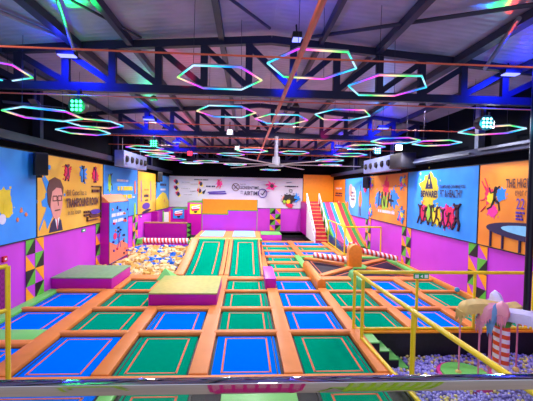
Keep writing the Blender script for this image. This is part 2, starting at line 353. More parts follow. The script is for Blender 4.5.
# ramps (concave) and platform
def ramp(x0,x1,label,side_l,side_r):
    t=thing('ramp_trampoline',label,'ramp',((x0+x1)/2,16.15,0),group='green ramps'); hx=(x1-x0)/2; n=14
    prof=[(5.3*i/n,.92*(i/n)**1.55) for i in range(n+1)]
    def strip(a,b,dz0,dz1,y0=0,y1=1,m=None):
        m=m or MB(); pr=[p for p in prof if y0*5.3-1e-6<=p[0]<=y1*5.3+1e-6]; k=len(pr)
        v=[(x_,y_,z_+dz) for (y_,z_) in pr for x_,dz in ((a,dz0),(b,dz0),(b,dz1),(a,dz1))]
        f=[(0,1,2,3),(4*k-1,4*k-2,4*k-3,4*k-4)]
        for i in range(k-1):
            o=4*i
            for j in range(4): f.append((o+j,o+4+j,o+4+(j+1)%4,o+(j+1)%4))
        return m.add(v,f)
    strip(-hx-.02,hx+.02,-.058,-.032).build('frame',BLACK,t,smooth=True)
    mt=strip(-hx+.06,hx-.06,-.03,0).build('mat',GREEN,t,smooth=True)
    q=strip(-hx+.3,-hx+.36,.001,.006,.07,.93); strip(hx-.36,hx-.3,.001,.006,.07,.93,q)
    e0=[p for p in prof if p[0]>=.9*5.3][0]
    q.add([(-hx+.3,4.87,.92*(4.87/5.3)**1.55+.009),(hx-.3,4.87,.92*(4.87/5.3)**1.55+.009),(hx-.3,4.93,.92*(4.93/5.3)**1.55+.009),(-hx+.3,4.93,.92*(4.93/5.3)**1.55+.009)],[(0,1,2,3)])
    q.build('painted_line',TAN,mt,smooth=True)
    if side_l: strip(-hx-side_l,-hx-.01,-.05,.09).build('side_pad',ORANGE,t,bev=.03,smooth=True)
    if side_r: strip(hx+.01,hx+side_r,-.05,.09).build('side_pad',ORANGE,t,bev=.03,smooth=True)
    return t
ramp(-2.78,-1.2,'green sloping trampoline ramp on the left, behind the magenta box',.45,.21)
ramp(-.74,.76,'green sloping trampoline ramp on the right, between two orange pads',.21,.1)
t=thing('platform','raised platform with light green edge behind the two green ramps','platform',(-1.1,23.9,0))
MB().box(-2.15,2.1,-2.35,2.4,-.055,.82).build('body',MAGD,t)
MB().box(-2.25,2.12,-2.42,-1.9,.83,.95).build('edge_pad',PADGREEN,t,bev=.03)
MB().box(-2.2,2.1,-2.4,-2.36,.62,.83).build('front_pad',ORANGE,t)
MB().box(-2.15,2.1,-1.88,2.38,.82,.88).build('deck_pad',ORANGE,t)
for a,b in ((-1.85,-.35),(.25,1.75)): MB().box(a,b,-.9,2.3,.88,.92).build('blue_pad',LBLUE,t,bev=.01)
t=thing('wall_run_panel','tall magenta wall with amber upper part and stepped green edging behind the platform','wall panel',(-1.2,26.45,-.05))
MB().prism([(-2.0,0),(2.02,0),(2.02,2.42),(-.1,2.42),(-.1,2.12),(-2.0,2.12)],-.05,.3,'y').build('lower_panel',MAG,t)
MB().prism([(-2.0,2.18),(-.16,2.18),(-.16,2.48),(2.02,2.48),(2.02,3.25),(-2.0,3.25)],-.05,.3,'y').build('upper_panel',AMBER,t)
m=MB(); m.box(-2.0,-.16,-.07,.28,2.12,2.18); m.box(-.16,-.1,-.07,.28,2.12,2.48); m.box(-.1,2.02,-.07,.28,2.42,2.48); m.box(2.02,2.06,-.07,.28,0,3.25); m.box(-2.04,-2.0,-.07,.28,0,3.25)
m.build('green_edging',DIAG,t)

# ------------------------------------------------------------ foam cube pit
MB_=MB()
fs=thing('foam_pit_mat','dark mat lining the foam cube pit','mat',(-5.55,20.35,-1.24))
MB().box(-1.8,2.2,-4.15,4.15,0,.2).build('base_mat',BLACK,fs)
protos=[]
for m,nme in ((CREAM,'cream'),(FYEL,'yellow'),(FBLU,'blue')):
    me=MB().box(-.125,.125,-.125,.125,-.125,.125)
    o=me.build('foam_cube',m,bev=.02,seg=1); protos.append((o,nme))
spots=[]; y=16.35; step=.262
while y<24.5:
    x=-7.2
    while x<-3.42:
        if not(x<-6.75 and y>18.1 and y<21.6): spots.append((x+R.uniform(-.05,.05),y+R.uniform(-.05,.05)))
        x+=step
    y+=step
def fcol(x,y):
    v=math.sin(x*1.9+.7)*math.cos(y*1.1)+.6*math.sin(y*2.3+x)+R.uniform(-1.8,1.8)
    return 2 if v>1.05 else (1 if R.random()<.38 else 0)
extra=MB(); ebl=[]; cnt=0; usedp=set()
lbl={'cream':'cream foam cube in the pit beside the green ramps','yellow':'dull yellow foam cube in the pit beside the green ramps','blue':'bright blue foam cube in the pit beside the green ramps'}
stuff=[[],[],[]]
for (x,y) in spots:
    k=fcol(x,y); z=-.12+R.uniform(-.08,.1)+.08*math.sin(x*2)*math.sin(y*1.3)
    e=(R.uniform(-.5,.5),R.uniform(-.5,.5),R.uniform(0,3))
    if cnt<300:
        p,nme=protos[k]
        if k in usedp: o=p.copy(); COL.objects.link(o)
        else: o=p; usedp.add(k)
        o.location=(x,y,z); o.rotation_euler=e; tag(o,lbl[nme],'foam cube','%s foam cubes in the pit'%nme); cnt+=1
    else: stuff[k].append((x,y,z,e))
from mathutils import Euler
v=[];fc=[];mi=[]
for k in range(3):
    for (x,y,z,e) in stuff[k]:
        b=MB().box(-.125,.125,-.125,.125,-.125,.125); rm=Euler(e).to_matrix(); o0=len(v)
        v+=[tuple(rm@Vector(p)+Vector((x,y,z))) for p in b.v]; fc+=[tuple(i+o0 for i in q) for q in b.f]; mi+=[k]*6
me=bpy.data.meshes.new('foam_cubes'); me.from_pydata(v,[],fc)
for m in (CREAM,FYEL,FBLU): me.materials.append(m)
for p,i in zip(me.polygons,mi): p.material_index=i
o=bpy.data.objects.new('foam_cubes',me); COL.objects.link(o); tag(o,'far part of the cream, yellow and blue foam cubes filling the pit by the left wall','foam cubes',kind='stuff')
# small dark pit at the back with a few cubes
k=MB().box(2.9,5.35,27.35,33.35,-1.2,-.5).build('pit_mat',BLACK); tag(k,'black mat in the sunken pit at the foot of the red stairs','mat')
for i in range(14):
    p=protos[2 if i%2 else 1][0].copy(); COL.objects.link(p); p.location=(R.uniform(3.1,5.1),27.7+R.uniform(0,1.4),-.38); p.rotation_euler=(R.uniform(-.2,.2),R.uniform(-.2,.2),R.uniform(0,3))
    tag(p,'%s foam cube in the dark sunken pit near the red stairs'%('blue' if i%2 else 'yellow'),'foam cube','%s foam cubes in the far dark pit'%('blue' if i%2 else 'yellow'))
# pyramid behind the box
o=MB().add([(-.38,-.3,0),(.38,-.3,0),(.38,.5,0),(-.38,.5,0),(-.1,.1,.45)],[(0,1,2,3),(0,1,4),(1,2,4),(2,3,4),(3,0,4)]).build('pyramid_pad',PADGREEN,loc=(-3.35,15.4,.075)); tag(o,'light green pyramid shaped pad between the foam cubes and the left ramp','pad')

# candy beam across pit end
t=thing('balance_beam','red and white striped balance beam on a magenta base behind the foam cubes','balance beam',(-5.55,24.9,-.06))
MB().box(-1.84,1.75,-.25,.3,0,.18).build('base',MAGD,t)
MB().tube((-1.5,0,.36),(1.6,0,.36),.19,16).build('striped_roll',CANDYX,t,smooth=True)
MB().box(-1.83,-1.5,-.3,.6,.18,.5).build('end_block',PADGREEN,t,bev=.02); MB().box(1.6,1.82,-.3,.3,.18,.42).build('end_block',PADGREEN,t,bev=.02)
o=MB().box(-7.35,-4.3,26.2,26.5,-.06,1.38).build('low_partition',MAGD); tag(o,'low magenta partition behind the striped balance beam','partition'); MB().box(-7.37,-4.28,26.18,26.55,1.38,1.46).build('tan_cap',mat('tan_vinyl',(190,140,90),.5),o)
t=thing('post','green and black checkered post at the right end of the low magenta partition','post',(-4.12,26.2,-.06))
MB().box(-.14,.14,-.1,.1,0,1.5).build('core',DIAK,t)
for i in range(4): MB().prism([(-.14,.1+i*.36),(.14,.28+i*.36),(-.14,.42+i*.36)],-.11,-.1,'y').build('green_triangle',DIAG,t)
# back-left cabinets with small posters
def cabinet(x0,x1,y,h,label,sm,px,pz):
    o=MB().box(x0,x1,y,YB-.1,-.06,h).build('padded_cabinet',MAGD); tag(o,label,'cabinet')
    MB().box(x0-.01,x1+.01,y-.01,YB-.1,h,h+.05).build('trim',DIAG,o)
    t=thing('small_sign','%s'%sm[1],'sign',(px,y-.03,pz))
    MB().box(-.48,.48,-.02,.02,-.43,.43).build('panel',sm[0],t)
    q=MB()
    q.prism([(-.36,.08),(.3,.25),(.38,.34),(-.3,.22)],-.026,-.02,'y'); q.prism([(-.3,-.02),(.34,.06),(.36,.16),(-.32,.06)],-.026,-.02,'y'); q.build('lettering',SW,t)
    MB().prism([(-.4,0),(-.2,.12),(.36,.2),(.3,-.12),(-.3,-.2)],-.024,-.02,'y').build('red_badge',PRED,t)
    MB().prism([(-.15,-.2),(.18,-.16),(.08,-.36),(-.1,-.34)],-.024,-.02,'y').build('black_mark',BLK,t)
cabinet(-5.05,-3.72,31.0,2.75,'tall magenta padded cabinet with yellow sign at the back wall',(PYEL,'yellow square sign with red badge on the tall magenta cabinet'),-4.35,2.2)
cabinet(-6.6,-5.1,31.6,2.1,'lower magenta padded cabinet with blue sign at the back wall',(PBLUE,'sky blue square sign with red badge on the lower magenta cabinet'),-5.9,1.72)
o=MB().box(XL+.01,-6.9,28.2,28.6,-.06,2.1).build('padded_column',MAGD); tag(o,'short magenta padded column on the left wall near the back','column')
t=thing('door_frame','pale lit doorway with green and orange frame in the far left corner','door',(-6.85,30.2,-.06))
MB().box(-.02,.4,0,.05,0,2.0).build('opening',mat('pale_door',(225,235,225),.5),t); MB().box(.4,.52,-.02,.06,0,2.1).build('jamb',PORA,t); MB().box(-.12,-.02,-.02,.06,0,2.1).build('jamb',DIAG,t)

# ------------------------------------------------------------ candy sweeper
t=thing('sweeper','rotating sweeper obstacle: arched orange block with two red and white striped arms','play equipment',(5.7,18.3,.02))
MB().prism(arch(.68,1.2,16),-.35,.12,'y').build('arched_block',BROWNOR,t,bev=.03)
MB().prism(arch(.62,1.28,16),.125,.2,'y').build('white_red_rim',CANDYX,t)
MB().tube((.2,.4,.85),(2.6,.6,.32),.15,16).build('striped_arm',CANDYX,t,smooth=True)
MB().tube((-.25,.3,.3),(-1.85,1.25,.36),.15,16).build('striped_arm',CANDYX,t,smooth=True)
MB().tube((0,.3,0),(0,.3,.8),.2,16).build('pivot',BLK,t,smooth=True)

# ------------------------------------------------------------ yellow fence + stairs + slide
t=thing('yellow_fence','yellow tube fence with blue netting at the foot of the slide','fence',(6.2,21.7,-.05))
F=[(.1,4.9),(.05,2.4),(-.03,0),(2.3,.1)]
for i,(x,y) in enumerate(F): MB().tube((x,y,0),(x,y,1.8),.045,10).build('post',YEL,t,smooth=True)
for a,b in zip(F,F[1:]): MB().tube((a[0],a[1],1.8),(b[0],b[1],1.8),.05,10).build('top_rail',YEL,t,smooth=True); MB().tube((a[0],a[1],.1),(b[0],b[1],.1),.045,10).build('bottom_rail',YEL,t,smooth=True)
for a,b in list(zip(F,F[1:]))[:2]: MB().box(-.01,.01,0,(Vector(a)-Vector(b)).length,.1,.75).build('netting',NETB,t,loc=(b[0],b[1],0)).rotation_euler=(0,0,-math.atan2(a[0]-b[0],a[1]-b[1]))
o=MB().box(6.3,8.5,22.1,24.6,-.06,.02).build('landing_mat',NAVY); tag(o,'dark blue landing mat at the foot of the rainbow slide','mat')
t=thing('staircase','red staircase with white handrails climbing to the slide top','stairs',(5.8,26.6,-.06)); N=11
for i in range(N):
    MB().box(-.48,.48,i*.36,i*.36+.4,i*.262,(i+1)*.262).build('step',mat('red_step_vinyl',(206,50,66),.4),t)
    MB().box(-.48,.48,i*.36-.01,i*.36+.1,(i+1)*.262,(i+1)*.262+.03).build('tread_edge',mat('pale_yellow_edge',(235,205,110),.4),t)
for sx in (-.53,.53):
    h=MB(); h.tube((sx,0,.9),(sx,3.96,3.75),.05); 
    for k in range(5): y=k*.98+.03; h.tube((sx,y,y*.728),(sx,y,y*.728+.88),.045)
    h.build('handrail',WHP,t,smooth=True)
MB().prism([(0,0),(.0,.25),(3.96,3.1),(3.96,0)],-.52,-.49,'x').build('stair_side',WHP,t)
cols=[(90,205,90),(40,140,220),(238,70,120),(50,150,225),(240,200,60),(226,60,60),(50,150,60)]
t=thing('rainbow_slide','wide slide with green, blue, pink, yellow and red lanes beside the red stairs','slide',(6.5,24.7,-.05))
ws=[.1,.18,.42,.3,.35,.35,.3]; x=0; n=12
for k,(c,w_) in enumerate(zip(cols,ws)):
    m=MB(); pr=[(5.6*i/n,.12+2.9*(i/n)**1.25) for i in range(n+1)]
    m.prism([(0,0)]+pr+[(5.6,0)],x,x+w_,'x')
    m.build('slide_lane',mat('slide_lane_vinyl_%d'%k,c,.35),t,smooth=True); x+=w_
for a,b in ((-.1,0),(x,x+.1)):
    m=MB(); 
    m.prism([(0,0)]+[(y_,z_+.2) for y_,z_ in pr]+[(5.6,0)],a,b,'x')
    m.build('slide_side',DIAG if a<0 else ORANGE,t,smooth=True)
t=thing('slide_platform','raised magenta platform at the top of the red stairs and slide','platform',(6.95,32.4,-.06))
MB().box(-1.6,1.6,-1.8,2.0,0,2.9).build('body',MAGD,t); MB().box(-1.6,1.6,-1.8,2.0,2.9,2.96).build('deck_pad',PRED,t)

# ------------------------------------------------------------ posters (printed panels)
class Poster:
    def __init__(s,name,label,w,h,base,loc,rz,cat='poster',t=.05):
        s.t=thing(name,label,cat,loc,rz); s.w=w; s.h=h; s.d=-t; s.k=0
        MB().box(.02,w-.02,-t,-.003,0,h).build('printed_panel',base,s.t)
        fr=MB(); e=.035
        fr.box(0,w,-t-.01,-.003,-e,0); fr.box(0,w,-t-.01,-.003,h,h+e); fr.box(-.0,.02,-t-.01,-.003,0,h); fr.box(w-.02,w,-t-.01,-.003,0,h); fr.build('frame',BLACK,s.t)
    def put(s,mb_pts,m,name):
        s.k+=1; a=s.d-.0035*s.k
        q=MB()
        for pts in mb_pts: q.prism(pts,a-.003,s.d,'y')
        return q.build(name,m,s.t)
    def blob(s,cx,cy,r,m,seed,name='paint_splash',spk=.45,n=26,sx=1):
        rr=random.Random(seed); pts=[]
        for i in range(n):
            a=2*PI*i/n; q=r*(1-spk*.5+spk*rr.random()*(1.3 if i%3==0 else .6)); pts.append((cx+q*math.cos(a)*sx,cy+q*math.sin(a)))
        L=[pts]
        for i in range(5):
            a=rr.uniform(0,2*PI); q=r*rr.uniform(1.15,1.5); c=(cx+q*math.cos(a)*sx,cy+q*math.sin(a)); s_=r*rr.uniform(.05,.12)
            L.append([(c[0]+s_*math.cos(j*PI/3),c[1]+s_*math.sin(j*PI/3)) for j in range(6)])
        return s.put(L,m,name)
    def ell(s,cx,cy,a,b,m,name='printed_oval',rot=0,n=20):
        c,d=math.cos(rot),math.sin(rot)
        return s.put([[(cx+a*math.cos(2*PI*i/n)*c-b*math.sin(2*PI*i/n)*d,cy+a*math.cos(2*PI*i/n)*d+b*math.sin(2*PI*i/n)*c) for i in range(n)]],m,name)
    def segs(s,L,m,name):
        P=[]
        for x0,y0,x1,y1,w in L:
            d=Vector((x1-x0,y1-y0)); 
            if d.length<1e-6: P.append([(x0+w*math.cos(j*PI/5),y0+w*math.sin(j*PI/5)) for j in range(10)]); continue
            d.normalize(); nn=Vector((-d.y,d.x))*w/2; e=d*w*.3
            P.append([(x0-e.x-nn.x*.7,y0-e.y-nn.y*.7),(x1+e.x-nn.x*.7,y1+e.y-nn.y*.7),(x1+nn.x,y1+nn.y),(x0+nn.x,y0+nn.y)][:4])
        return s.put(P,m,name)
    def fig(s,cx,cy,h,m,pose,name='jumping_figure'):
        L=[(cx+a*h,cy+b*h,cx+c*h,cy+d*h,w*h) for a,b,c,d,w in POSE[pose]]
        return s.segs(L,m,name)
    def text(s,txt,x,y,w,h,m,name='lettering',bold=0):
        cu=bpy.data.curves.new('txt','FONT'); cu.body=txt; cu.offset=bold; cu.resolution_u=2
        ob=bpy.data.objects.new('txt',cu); COL.objects.link(ob)
        bpy.context.view_layer.update(); dg=bpy.context.evaluated_depsgraph_get()
        me=bpy.data.meshes.new_from_object(ob.evaluated_get(dg)); bpy.data.objects.remove(ob)
        xs=[v.co.x for v in me.vertices]; ys=[v.co.y for v in me.vertices]; x0,x1,y0,y1=min(xs),max(xs),min(ys),max(ys); s.k+=1; a=s.d-.0035*s.k-.003
        for v in me.vertices: v.co=Vector((x+(v.co.x-x0)/(x1-x0)*w,a,y+(v.co.y-y0)/(y1-y0)*h))
        me.materials.clear(); me.materials.append(m); o=bpy.data.objects.new(name,me); COL.objects.link(o); o.parent=s.t; return o
    def scribble(s,x,y,w,h,n,m,seed,name='small_lettering'):
        rr=random.Random(seed); P=[]; lh=h/n
        for i in range(n):
            xx=x+rr.uniform(0,.08)*w; xe=x+w-rr.uniform(0,.12)*w
            while xx<xe:
                lw=rr.uniform(.35,.8)*lh
                P.append([(xx,y+h-(i+.85)*lh),(xx+lw,y+h-(i+.85)*lh),(xx+lw,y+h-(i+.2)*lh),(xx,y+h-(i+.2)*lh)]); xx+=lw+lh*(.2 if rr.random()<.8 else .55)
        return s.put(P,m,name)
# poses: segments in units of height
POSE={0:[(0,.9,0,.9,.075),(0,.8,.02,.45,.17),(0,.78,-.2,.98,.06),(0,.78,.2,1.0,.06),(0,.47,-.16,.22,.1),(-.16,.22,-.28,.02,.07),(.03,.47,.16,.22,.1),(.16,.22,.1,0,.07)],
 1:[(.03,.88,.03,.88,.075),(0,.8,-.03,.45,.17),(0,.78,-.22,.7,.06),(-.22,.7,-.3,.9,.05),(0,.78,.22,.95,.06),(-.04,.47,.2,.35,.1),(.2,.35,.25,.1,.07),(-.05,.47,-.18,.2,.1),(-.18,.2,-.38,.12,.07)],
 2:[(0,.9,0,.9,.075),(0,.82,0,.45,.19),(0,.78,-.15,1.05,.06),(0,.78,.15,1.05,.06),(-.03,.45,-.1,.0,.1),(.03,.45,.12,.02,.1)]}
PO='wall_poster'
# LEFT WALL: u=+Y, loc at (XL, Y0, z)
def LP(lab,y0,y1,base,z0=2.17,z1=5.12,name=PO): return Poster(name,lab,y1-y0,z1-z0,base,(XL,y0,z0),PI/2)
def RP(lab,yfar,ynear,base,z0=2.14,z1=5.03,name=PO): return Poster(name,lab,yfar-ynear,z1-z0,base,(XR,yfar,z0),-PI/2)
p=LP('bright blue poster with yellow paint splash at the near end of the left wall',7.1,12.9,POSTB)
p.blob(4.15,1.35,.42,PYEL,3,sx=.8); p.ell(4.3,1.1,.22,.3,PYEL,'yellow_shape'); p.ell(4.05,.78,.15,.16,WHITE,'white_spot'); p.blob(4.95,1.0,.07,PORA,4); p.blob(5.2,.85,.06,PORA,6); p.blob(4.75,.7,.06,PORA,9)
p=LP('yellow orange poster with cartoon man in glasses and trampoline room lettering',12.93,18.7,POSTY)
p.blob(.98,1.25,.85,PBLUE,11,spk=.9,sx=.85); p.segs([(.35,2.1,.75,1.4,.1),(.15,.25,.6,.9,.1)],PBLUE,'paint_streak')
p.put([[(.75,.05),(1.75,.05),(1.62,.45),(1.4,.62),(1.15,.6),(.9,.4)]],INK,'suit')
p.put([[(1.15,.6),(1.32,.1),(1.5,.58)]],WHITE,'shirt'); p.segs([(1.33,.5,1.33,.15,.07)],PRED,'necktie')
p.put([[(.78,1.5),(.86,.95),(1.05,.6),(1.3,.5),(1.55,.66),(1.68,1.0),(1.72,1.45),(1.6,1.8),(1.2,1.9),(.9,1.75)]],SKIN,'face')
p.put([[(.66,1.2),(.62,1.7),(.78,2.02),(1.15,2.15),(1.55,2.05),(1.78,1.75),(1.74,1.4),(1.6,1.72),(1.25,1.75),(.95,1.6),(.84,1.2),(.78,1.0)]],HAIR,'hair')
p.segs([(1.0,1.42,1.28,1.42,.05),(1.0,1.24,1.28,1.24,.05),(1.0,1.24,1.0,1.42,.05),(1.28,1.24,1.28,1.42,.05),(1.36,1.42,1.64,1.42,.05),(1.36,1.24,1.64,1.24,.05),(1.36,1.24,1.36,1.42,.05),(1.64,1.24,1.64,1.42,.05),(1.28,1.36,1.36,1.36,.04)],HAIR,'glasses')
p.segs([(1.33,1.3,1.38,1.06,.05),(1.14,.86,1.5,.88,.06)],HAIR,'mouth_and_nose')
for x,m in ((2.1,PRED),(3.5,PBLUE),(4.75,PRED)): p.blob(x,2.35,.28,m,int(x*7),spk=.8); p.fig(x,2.02,.68,INK,0 if x<3 else 2,'small_figure')
p.text('Bill Gates has a',2.0,1.42,1.75,.25,HAIR,bold=.01); p.text('TRAMPOLINE ROOM',1.92,.92,3.15,.4,HAIR,bold=.05); p.text('in his house',2.05,.62,1.15,.22,HAIR,bold=.01)
p.scribble(4.4,1.5,.9,.22,1,HAIR,3); p.scribble(3.55,.42,.7,.3,2,HAIR,5)
p.ell(4.75,.6,.55,.12,PURP,'trampoline_drawing'); p.ell(4.75,.4,.6,.07,HAIR,'trampoline_shadow'); p.segs([(3.9,.22,5.0,.22,.05),(3.9,.22,3.9,.4,.05),(5.4,.25,5.4,1.8,.04),(4.4,1.82,5.4,1.82,.05)],HAIR,'line_drawing')
p=LP('blue poster with yellow headline lettering above the climbing tower',18.73,24.5,POSTB)
p.fig(1.0,1.5,1.1,INK,1); p.ell(.85,2.0,.2,.5,PLIME,'lime_shape'); p.ell(1.0,1.1,.15,.35,PORA,'orange_shape')
p.scribble(1.9,2.1,2.0,.2,1,WHITE,4); p.scribble(1.9,1.55,3.1,.38,1,PYEL,5,'headline_lettering'); p.scribble(2.1,1.05,2.6,.38,1,PYEL,6,'headline_lettering'); p.ell(5.2,1.8,.16,.45,PORA,'orange_shape'); p.ell(5.2,.3,.2,.5,PLIME,'lime_shape'); p.scribble(4.7,1.1,.4,.15,1,WHITE,8)
p=LP('yellow poster with purple ovals in the rear part of the left wall',24.53,29.4,POSTY,2.12,5.08)
p.segs([(.9,.9,.8,2.3,.22),(3.4,.9,3.3,2.3,.22)],PURP,'purple_banner'); p.text('DID YOU',1.6,1.7,1.2,.2,PORA) if False else p.scribble(1.6,1.6,1.2,.2,1,PORA,3)
p.text('DID',1.5,1.25,.1,.1,POSTY) if False else None
p.scribble(1.5,1.1,1.3,.3,1,INK,7); p.scribble(1.7,.85,.8,.15,1,INK,9); p.ell(2.1,.5,1.0,.24,PURP,'purple_oval'); p.ell(2.2,.12,1.2,.1,INK,'dark_oval',rot=.05)
p=LP('blue and yellow poster at the far end of the left wall',29.43,34.3,POSTB,2.1,5.03)
p.put([[(0.05,.02),(4.8,.02),(4.8,.6),(3.6,1.35),(2.4,1.5),(1.2,1.25),(.05,.9)]],PYEL,'yellow_hill'); p.scribble(1.2,2.0,2.6,.3,1,INK,2); p.scribble(1.5,1.6,2.0,.25,1,WHITE,3); p.blob(3.0,.7,.15,PORA,5)
# RIGHT WALL (u runs from far to near)
p=RP('orange poster with small drawings at the far end of the right wall',34.3,30.3,POSTO,1.95,5.0)
p.text('TRAMPOLINE',.3,2.3,.01,.01,POSTO) if False else p.scribble(.7,2.15,2.4,.22,1,WHITE,1); p.scribble(.5,1.5,3.0,.4,2,INK,2); p.ell(1.0,.8,.25,.35,PORA,'orange_shape'); p.ell(2.0,.7,.25,.4,WHITE,'white_shape'); p.ell(2.9,.6,.25,.4,PURP,'purple_shape'); p.fig(1.5,.4,.7,PRED,2)
p=RP('blue poster with white oval and orange cartoon figure on the right wall',30.27,24.25,POSTB,2.05,5.0)
p.ell(2.2,1.45,.85,.85,WHITE,'white_oval'); p.ell(1.6,2.0,.45,.5,SKIN,'pink_shape'); p.scribble(1.75,1.15,.9,.8,3,INK,4); p.put([[(3.9,.8),(4.3,.75),(4.55,1.3),(4.3,1.9),(4.05,2.0),(3.75,1.4)]],PORA,'orange_body'); p.segs([(3.95,.8,3.9,.1,.14),(4.2,.8,4.25,.12,.14),(4.1,1.95,4.15,2.4,.12)],HAIR,'limbs'); p.ell(.8,.7,.3,.35,PORA,'small_badge'); p.ell(5.2,2.2,.3,.35,PRED,'corner_splash')
p=RP('orange poster with black brush lettering over a pink and blue splash, on the right wall',24.22,18.4,POSTO)
p.blob(2.9,2.1,.55,PRED,21,spk=.8); p.blob(1.7,1.35,.5,PBLUE,22,spk=.7); p.blob(4.0,1.5,.6,PBLUE,23,spk=.8); p.blob(2.7,1.2,.5,PLIME,24,spk=.8)
p.segs([(1.8,.95,1.9,1.85,.2),(2.2,.9,2.35,1.8,.18),(2.35,1.7,2.7,1.0,.16),(2.8,.95,2.9,1.8,.18),(3.25,.95,3.45,1.8,.18),(3.75,1.0,3.8,1.65,.18),(3.4,1.35,4.1,1.3,.16)],BLK,'brush_lettering')
p.scribble(1.6,.5,2.9,.26,1,WHITE,5,'small_lettering')
for x,y,s_ in ((.4,2.45,1),(5.2,2.4,2),(.25,.5,3),(5.2,.55,4)): p.blob(x,y,.34,PBLUE,30+s_,spk=.8); p.blob(x+.12,y+.05,.2,PYEL,40+s_,spk=.6); p.blob(x-.05,y-.15,.14,PPINK,50+s_)
p=RP('blue poster with warning triangle, BEWARE lettering and a row of dancing figures',18.37,12.62,POSTB)
p.blob(2.2,2.05,.75,mat('ochre_print',(214,186,40),.5),61,spk=.5,sx=1.05); p.blob(2.1,1.55,.5,mat('ochre_print',(214,186,40),.5),62,spk=.5)
p.put([[(1.85,2.02),(2.55,2.02),(2.24,2.74),(2.16,2.74)]],INK,'warning_triangle'); p.segs([(2.2,2.45,2.2,2.25,.1),(2.2,2.13,2.2,2.12,.07)],PYEL,'warning_mark')
p.text('BEWARE!',1.45,1.62,1.5,.33,INK,bold=.04); p.text('TRAMPOLINES CAN MAKE YOU',3.12,2.04,1.85,.15,INK,bold=.02); p.text('FIT & HEALTHY',3.2,1.66,1.6,.32,INK,bold=.02)
for x,m,sd in ((1.75,PRED,1),(2.4,PLIME,2),(2.95,PYEL,3),(3.65,PPINK,4),(4.0,PRED,5)): p.blob(x,.85,.42,m,70+sd,spk=.4,sx=.8)
for i,(x,h_) in enumerate(((1.45,.95),(1.95,.9),(2.5,.98),(3.0,.95),(3.5,.85),(3.95,.75),(4.5,1.1))): p.fig(x,.32,h_,mat('maroon_print',(60,22,36),.5),i%2,'dancing_figure')
p=RP('orange poster with a jumping figure, the highest lettering and a large trampoline drawing',12.59,6.8,POSTO)
p.blob(.55,1.8,.27,PRED,81,spk=.6); p.blob(1.12,1.8,.24,PBLUE,82,spk=.6); p.blob(.75,1.25,.24,PPINK,83,spk=.5); p.blob(.66,1.7,.2,PYEL,84,spk=.3); p.fig(.85,1.2,.95,BLK,1); p.segs([(.15,2.3,.4,1.95,.03),(.1,1.6,.35,1.65,.03),(.15,1.2,.4,1.4,.03),(.3,2.4,.5,2.05,.03)],PRED,'paint_streak')
p.text('THE HIGHEST',1.36,2.05,1.4,.3,HAIR,bold=.02); p.text('ever r',1.78,1.8,.5,.17,HAIR); p.text('22',1.86,1.38,.34,.34,PURP,bold=.01); p.scribble(1.84,1.02,.3,.3,3,PURP,4)
p.put([[(1.05+2.6*(1-math.cos(PI*i/24)),.72+.18*math.sin(PI*i/24)) for i in range(25)][::-1][:0]+[(2.95+2.45*math.cos(2*PI*i/32),.68+.3*math.sin(2*PI*i/32)) for i in range(32)]],INK,'trampoline_rim')
p.ell(2.98,.72,1.75,.17,mat('pale_blue_print',(130,205,235),.5),'trampoline_surface'); p.segs([(.72,.55,.72,.03,.07),(1.3,.45,1.3,.03,.07),(2.05,.4,2.05,.03,.07),(3.3,.4,3.3,.03,.07),(4.7,.5,4.7,.03,.07)],INK,'trampoline_leg')
# BACK WALL
p=Poster('wall_banner','long white banner with safety drawings and screentime slogan on the back wall','w' and 12.9,2.95,POSTW,(XL+.02,YB,2.17),0,cat='banner')
def bx(px): return (px-246)/355*34.4+7.4
def bz(py,px=246): return 4-(py-189-.018*(px-246))*34.4/355-2.17
for i,(x,y) in enumerate(((177,182),(177,188),(179,194),(201,184),(200,191))):
    cx,cz=bx(x)-.02,bz(y,x); p.blob(cx-.08,cz+.08,.18,PRED,100+i); p.blob(cx+.08,cz-.12,.16,PYEL,110+i); p.ell(cx+.02,cz,.14,.2,INK,'small_drawing'); p.scribble(cx+(.5 if x<190 else -.95),cz-.1,.8 if x<190 else .6,.14,1,GREY,120+i)
p.scribble(bx(194),bz(180.5,200),1.4,.13,1,INK,7); p.put([[(bx(202),bz(193)),(bx(206),bz(190)),(bx(204),bz(195))]],INK,'arrow'); p.scribble(bx(206),bz(188),.8,.2,1,INK,4)
p.blob(bx(219),bz(184),.28,PPINK,130); p.fig(bx(218.5),bz(189),.9,PRED,0); p.segs([(bx(208),bz(193),bx(225),bz(192),.14),(bx(209),bz(194.5),bx(226),bz(194),.14)],PURP,'purple_bars')
p.segs([(bx(205)-.6,bz(180),bx(205)-.6,bz(197),.03)],PYEL,'dashed_line')
def ring(cx,cy,r,w,m):
    P=[]
    for i in range(20):
        a,b=2*PI*i/20,2*PI*(i+1)/20; P.append([(cx+r*math.cos(a),cy+r*math.sin(a)),(cx+r*math.cos(b),cy+r*math.sin(b)),(cx+(r-w)*math.cos(b),cy+(r-w)*math.sin(b)),(cx+(r-w)*math.cos(a),cy+(r-w)*math.sin(a))])
    p.put(P,m,'ring_mark')
ring(bx(235.3),bz(187.3),.38,.06,HAIR); p.segs([(bx(235.3)-.22,bz(187.3)+.22,bx(235.3)+.22,bz(187.3)-.22,.09),(bx(235.3)-.2,bz(187.3)-.2,bx(235.3)+.2,bz(187.3)+.2,.05)],HAIR,'cross_mark')
p.text('NO TO',bx(240),bz(185.2),.5,.14,INK); p.text('SCREENTIME,',bx(240),bz(189.6),1.85,.33,INK,bold=.01); p.text('YES',bx(239.8),bz(192.3),.28,.12,INK); p.text('TO',bx(239.8),bz(194.2),.28,.12,INK); p.text('AIRTIME',bx(243.5),bz(195.2),1.5,.4,INK,bold=.015)
